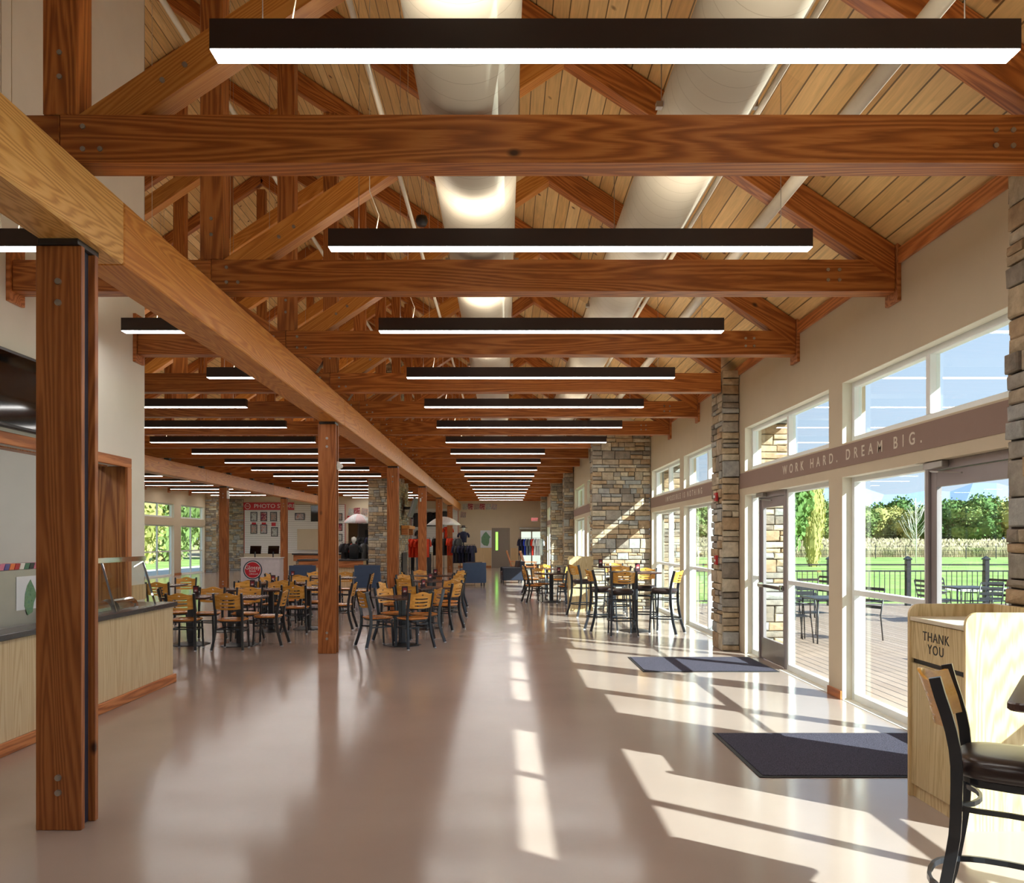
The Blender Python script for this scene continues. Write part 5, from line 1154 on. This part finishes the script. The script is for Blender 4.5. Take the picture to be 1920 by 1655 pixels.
# deck railing
def railing(p0, p1, lab, nposts):
    p0 = Vector(p0); p1 = Vector(p1); L = (p1 - p0).length; ang = math.atan2((p1 - p0).y, (p1 - p0).x)
    r = empty('deck_railing', p0, ang, lab, 'railing', 'black deck railings'); m = MB()
    for z in (.10, .86, 1.02): m.box(0, L, -.018, .018, z, z + .035)
    m.build('rails', 'black', r); m = MB(); n = int(L / .13)
    for i in range(1, n): m.box(i * L / n - .007, i * L / n + .007, -.007, .007, .13, .86)
    m.build('balusters', 'black', r)
    for i in range(nposts + 1):
        x = L * i / nposts; q = MB(); q.box(x - .06, x + .06, -.06, .06, -.02, 1.16, 0, .01); q.box(x - .08, x + .08, -.08, .08, 1.16, 1.2, 0, .01); q.add([(x - .07, -.07, 1.2), (x + .07, -.07, 1.2), (x + .07, .07, 1.2), (x - .07, .07, 1.2), (x, 0, 1.27)], [(0, 1, 4), (1, 2, 4), (2, 3, 4), (3, 0, 4)]); q.build('post', 'black', r)
railing((4.3, 20.9, -.03), (16.2, 20.9, -.03), 'black metal deck railing across the far end of the deck', 6); railing((16.2, 20.9, -.03), (16.2, -5, -.03), 'black metal deck railing along the outer side of the deck', 12)
# patio furniture
def patio_chair(x, y, rot, lab, first=[]):
    if first: return dup(first[0], (x, y, -.03), R(rot), lab)
    r = empty('patio_chair', (x, y, -.03), R(rot), lab, 'patio chair', 'black slatted patio chairs')
    for s in (-1, 1):
        MB().tube([(s * .24, -.24, 0), (s * .23, -.2, .42), (s * .22, -.3, .85)], .011, 6, up=(0, 1, 0)).build('rear_leg', 'black', r); MB().tube([(s * .25, .24, 0), (s * .24, .2, .42), (s * .25, .18, .64), (s * .24, -.22, .66)], .011, 6, up=(1, 0, 0)).build('front_leg', 'black', r)
    m = MB()
    for i in range(7): m.box(-.22, .22, -.2 + i * .062, -.155 + i * .062, .42, .43)
    m.build('seat', 'black', r); m = MB()
    for i in range(4): z = .52 + i * .1; m.box(-.21, .21, -.22 - (z - .42) * .2, -.21 - (z - .42) * .2, z, z + .05)
    m.build('backrest', 'black', r); first.append(r); return r
def patio_table(x, y, lab, first=[]):
    if first: return dup(first[0], (x, y, -.03), 0, lab)
    r = empty('patio_table', (x, y, -.03), 0, lab, 'patio table', 'black patio tables'); MB().box(-.38, .38, -.38, .38, .70, .73, 0, .005).build('tabletop', 'black', r)
    for sx in (-1, 1):
        for sy in (-1, 1): MB().tube([(sx * .36, sy * .36, 0), (sx * .34, sy * .34, .70)], .013, 6, up=(0, 1, 0)).build('leg', 'black', r)
    first.append(r); return r
PT = [(9.3, 16.6), (5.4, 13.6), (10.6, 14.9), (7.6, 10.6), (6.3, 18.0), (13.0, 17.5)]
PN = ['through the middle pane', 'behind the glass near the far door', 'through the near door glass', 'right outside the near door', 'by the end railing', 'at the far deck corner']
for (x, y), nme in zip(PT, PN):
    patio_table(x, y, 'black square patio table on the deck %s' % nme)
    for a, sd_ in ((90, 'near'), (200, 'right'), (-80, 'far'), (0, 'left')):
        if (x, y) == PT[1] and a == 90: continue
        patio_chair(x - .62 * math.cos(R(a)), y - .62 * math.sin(R(a)), a - 90, 'black patio chair %s, %s side of its table' % (nme, sd_))
# lamp post on the lawn
r = empty('bollard_lamp', (22.8, 36.5, -.25), label='small dark lamp post on the lawn beyond the railing', cat='lamp post'); MB().box(-.05, .05, -.05, .05, 0, 2.1).build('post', 'black', r); MB().lathe([(0, 2.1), (.2, 2.1), (.24, 2.16), (.1, 2.5), (.06, 2.75), (0, 2.8)], 0, 0, 12).build('lamp_head', 'black', r)
r = empty('mail_post', (16.4, 48.0, -.25), label='dark post with a box on the lawn left of the trees', cat='post'); MB().box(-.06, .06, -.06, .06, 0, 1.6).build('post', 'black', r); MB().box(-.7, .1, -.15, .15, 1.1, 1.35).build('box', 'black', r)
# wire fence far out
r = empty('field_fence', (0, 82, -.25), label='thin dark wire fence at the edge of the dry field', cat='fence'); m = MB()
for z in (.4, .8, 1.2): m.box(10, 140, -.012, .012, z, z + .03)
m.build('wires', 'black', r)
m = MB()
for i in range(44): m.box(10 + i * 3 - .03, 10 + i * 3 + .03, -.03, .03, 0, 1.3)
o = m.build('fence_posts', 'black', r); o['kind'] = 'stuff'
# trees
def leafblob(rs, R_, n, squash=1.0, size=.35):
    q = random.Random(rs); m = MB(); blobs = []
    for i in range(13):
        a = q.uniform(0, 6.28); rr = q.uniform(0, .62) * R_; blobs.append((rr * math.cos(a), rr * math.sin(a), q.uniform(-.6, .65) * R_ * squash, q.uniform(.32, .55) * R_))
    for b in blobs:
        for i in range(n // 13):
            u = q.uniform(-1, 1); a = q.uniform(0, 6.28); s = math.sqrt(1 - u * u); d = b[3] * q.uniform(.75, 1.05)
            c = Vector((b[0] + d * s * math.cos(a), b[1] + d * s * math.sin(a), b[2] + d * u))
            e1 = Vector((q.gauss(0, 1), q.gauss(0, 1), q.gauss(0, 1))).normalized(); e2 = e1.cross(Vector((q.gauss(0, 1), q.gauss(0, 1), q.gauss(0, 1)))).normalized(); k2 = size * q.uniform(.6, 1.3)
            m.add([c + e1 * k2, c + e2 * k2 * .7, c - e1 * k2, c - e2 * k2 * .7], [(0, 1, 2, 3)])
        n_ = 8; vs = []                                        # dense core inside each blob
        for l in range(1, 5):
            for i in range(n_): t = math.pi * l / 5; vs.append((b[0] + b[3] * .78 * math.sin(t) * math.cos(6.28 * i / n_), b[1] + b[3] * .78 * math.sin(t) * math.sin(6.28 * i / n_), b[2] + b[3] * .78 * math.cos(t)))
        vs += [(b[0], b[1], b[2] + b[3] * .78), (b[0], b[1], b[2] - b[3] * .78)]
        fs = [(l * n_ + i, l * n_ + (i + 1) % n_, (l + 1) * n_ + (i + 1) % n_, (l + 1) * n_ + i) for l in range(3) for i in range(n_)] + [(32, (i + 1) % n_, i) for i in range(n_)] + [(33, 24 + i, 24 + (i + 1) % n_) for i in range(n_)]
        m.add(vs, fs)
    return m
protos = []
def tree(x, y, R_, h, kind, lab, group, z=-.3):
    if len(protos) <= kind:
        pass
    P_ = protos[kind]; r = empty('tree', (x, y, z), rnd.uniform(0, 6.28), lab, 'tree', group); r.scale = (R_, R_, h)
    for ch in P_.children: c = ch.copy(); COL.objects.link(c); c.parent = r
for kd, (lm, sq, n_, sz_) in enumerate((('leaf_a', 1.0, 6500, .05), ('leaf_b', 1.0, 6500, .05), ('leaf_c', .9, 4000, .045))):
    p = bpy.data.objects.new('tree_proto', None)
    c = leafblob(90 + kd, 1.0, n_, .55, sz_).build('foliage', lm, p); c.location = (0, 0, .52); c.scale = (1, 1, .78)
    MB().tube([(0, 0, 0), (.02, 0, .3), (0, .02, .6)], .05, 8, up=(0, 1, 0)).build('trunk', 'bark', p)
    protos.append(p)
TENS = ['', '', 'twenty', 'thirty', 'forty']
def ordn(i): return ORD[i] if i < 20 else TENS[(i + 1) // 10] + '-' + (ORD[(i + 1) % 10 - 1] if (i + 1) % 10 else 'tieth')
for i in range(29):
    a = R(12.5 + i * .86); d = 185 + rnd.uniform(-14, 18); kd = rnd.choice([0, 1, 0, 1, 2]); x = d * math.sin(a); y = d * math.cos(a); sz_ = rnd.uniform(4.8, 7)
    tree(x, y, sz_, rnd.uniform(5.6, 8.2), kd, '%s tree of the wood edge beyond the field, %s from the left' % (['dark green', 'olive green', 'yellow green'][kd], ordn(i)), 'trees of the wood edge', z=1.2)
tree(21.5, 58, 1.1, 6.4, 2, 'slender yellow green young tree on the lawn, seen in the left window', None); 
r = empty('bare_tree', (33, 66, -.25), label='thin pale bare young tree on the lawn, seen in the middle window', cat='tree')
m = MB(); m.tube([(0, 0, 0), (.05, 0, 2.2), (0, .05, 5.2)], .045, 8, up=(0, 1, 0)); m.build('trunk', 'path', r); m = MB(); q = random.Random(3)
for i in range(46):
    z = 1.3 + 3.6 * i / 46; a = q.uniform(0, 6.28); L_ = (5.6 - z) * .32; c_, s_ = math.cos(a) * L_, math.sin(a) * L_; m.tube([(0, 0, z), (c_ * .6, s_ * .6, z + L_ * .7), (c_, s_, z + L_ * 1.5)], .012, 5, up=(0, 1, 0))
m.build('branches', 'path', r)
tree(15.6, 48, 2.6, 6.0, 0, 'round green tree past the deck, seen beside the slim stone pier', None)
for i in range(8):
    tree(-24 - rnd.uniform(0, 6), 44 + i * 9, 4.2, rnd.uniform(6, 9), [2, 1][i % 2], 'bright autumn tree outside the far left windows, %s from the near end' % ORD[i], 'trees outside the left windows')
for p in protos:
    for ch in list(p.children): bpy.data.objects.remove(ch)
    bpy.data.objects.remove(p)
# dry brush: countless stems
q = random.Random(5); m = MB()
for i in range(26000):
    a = R(q.uniform(9, 42)); d = 92 + 62 * q.random() ** 1.5; x = d * math.sin(a); y = max(88.5, d * math.cos(a)); zg = min(1.2, -.3 + (y - 88) * 1.5 / 62)
    h = q.uniform(.5, 1.15); w_ = q.uniform(.06, .16); an = q.uniform(-1, 1); lx = q.uniform(-.2, .2); cx_, cy_ = w_ * math.cos(an), w_ * math.sin(an)
    m.add([(x - cx_, y - cy_, zg - .1), (x + cx_, y + cy_, zg - .1), (x + cx_ * 1.5 + lx, y + cy_, zg + h * .75), (x + lx, y, zg + h), (x - cx_ * 1.5 + lx, y - cy_, zg + h * .7)], [(0, 1, 2, 3, 4)])
tag(m.build('dry_brush', 'brushcard'), 'pale dry brush and tall grass covering the field', 'brush', None, 'stuff')
# hills
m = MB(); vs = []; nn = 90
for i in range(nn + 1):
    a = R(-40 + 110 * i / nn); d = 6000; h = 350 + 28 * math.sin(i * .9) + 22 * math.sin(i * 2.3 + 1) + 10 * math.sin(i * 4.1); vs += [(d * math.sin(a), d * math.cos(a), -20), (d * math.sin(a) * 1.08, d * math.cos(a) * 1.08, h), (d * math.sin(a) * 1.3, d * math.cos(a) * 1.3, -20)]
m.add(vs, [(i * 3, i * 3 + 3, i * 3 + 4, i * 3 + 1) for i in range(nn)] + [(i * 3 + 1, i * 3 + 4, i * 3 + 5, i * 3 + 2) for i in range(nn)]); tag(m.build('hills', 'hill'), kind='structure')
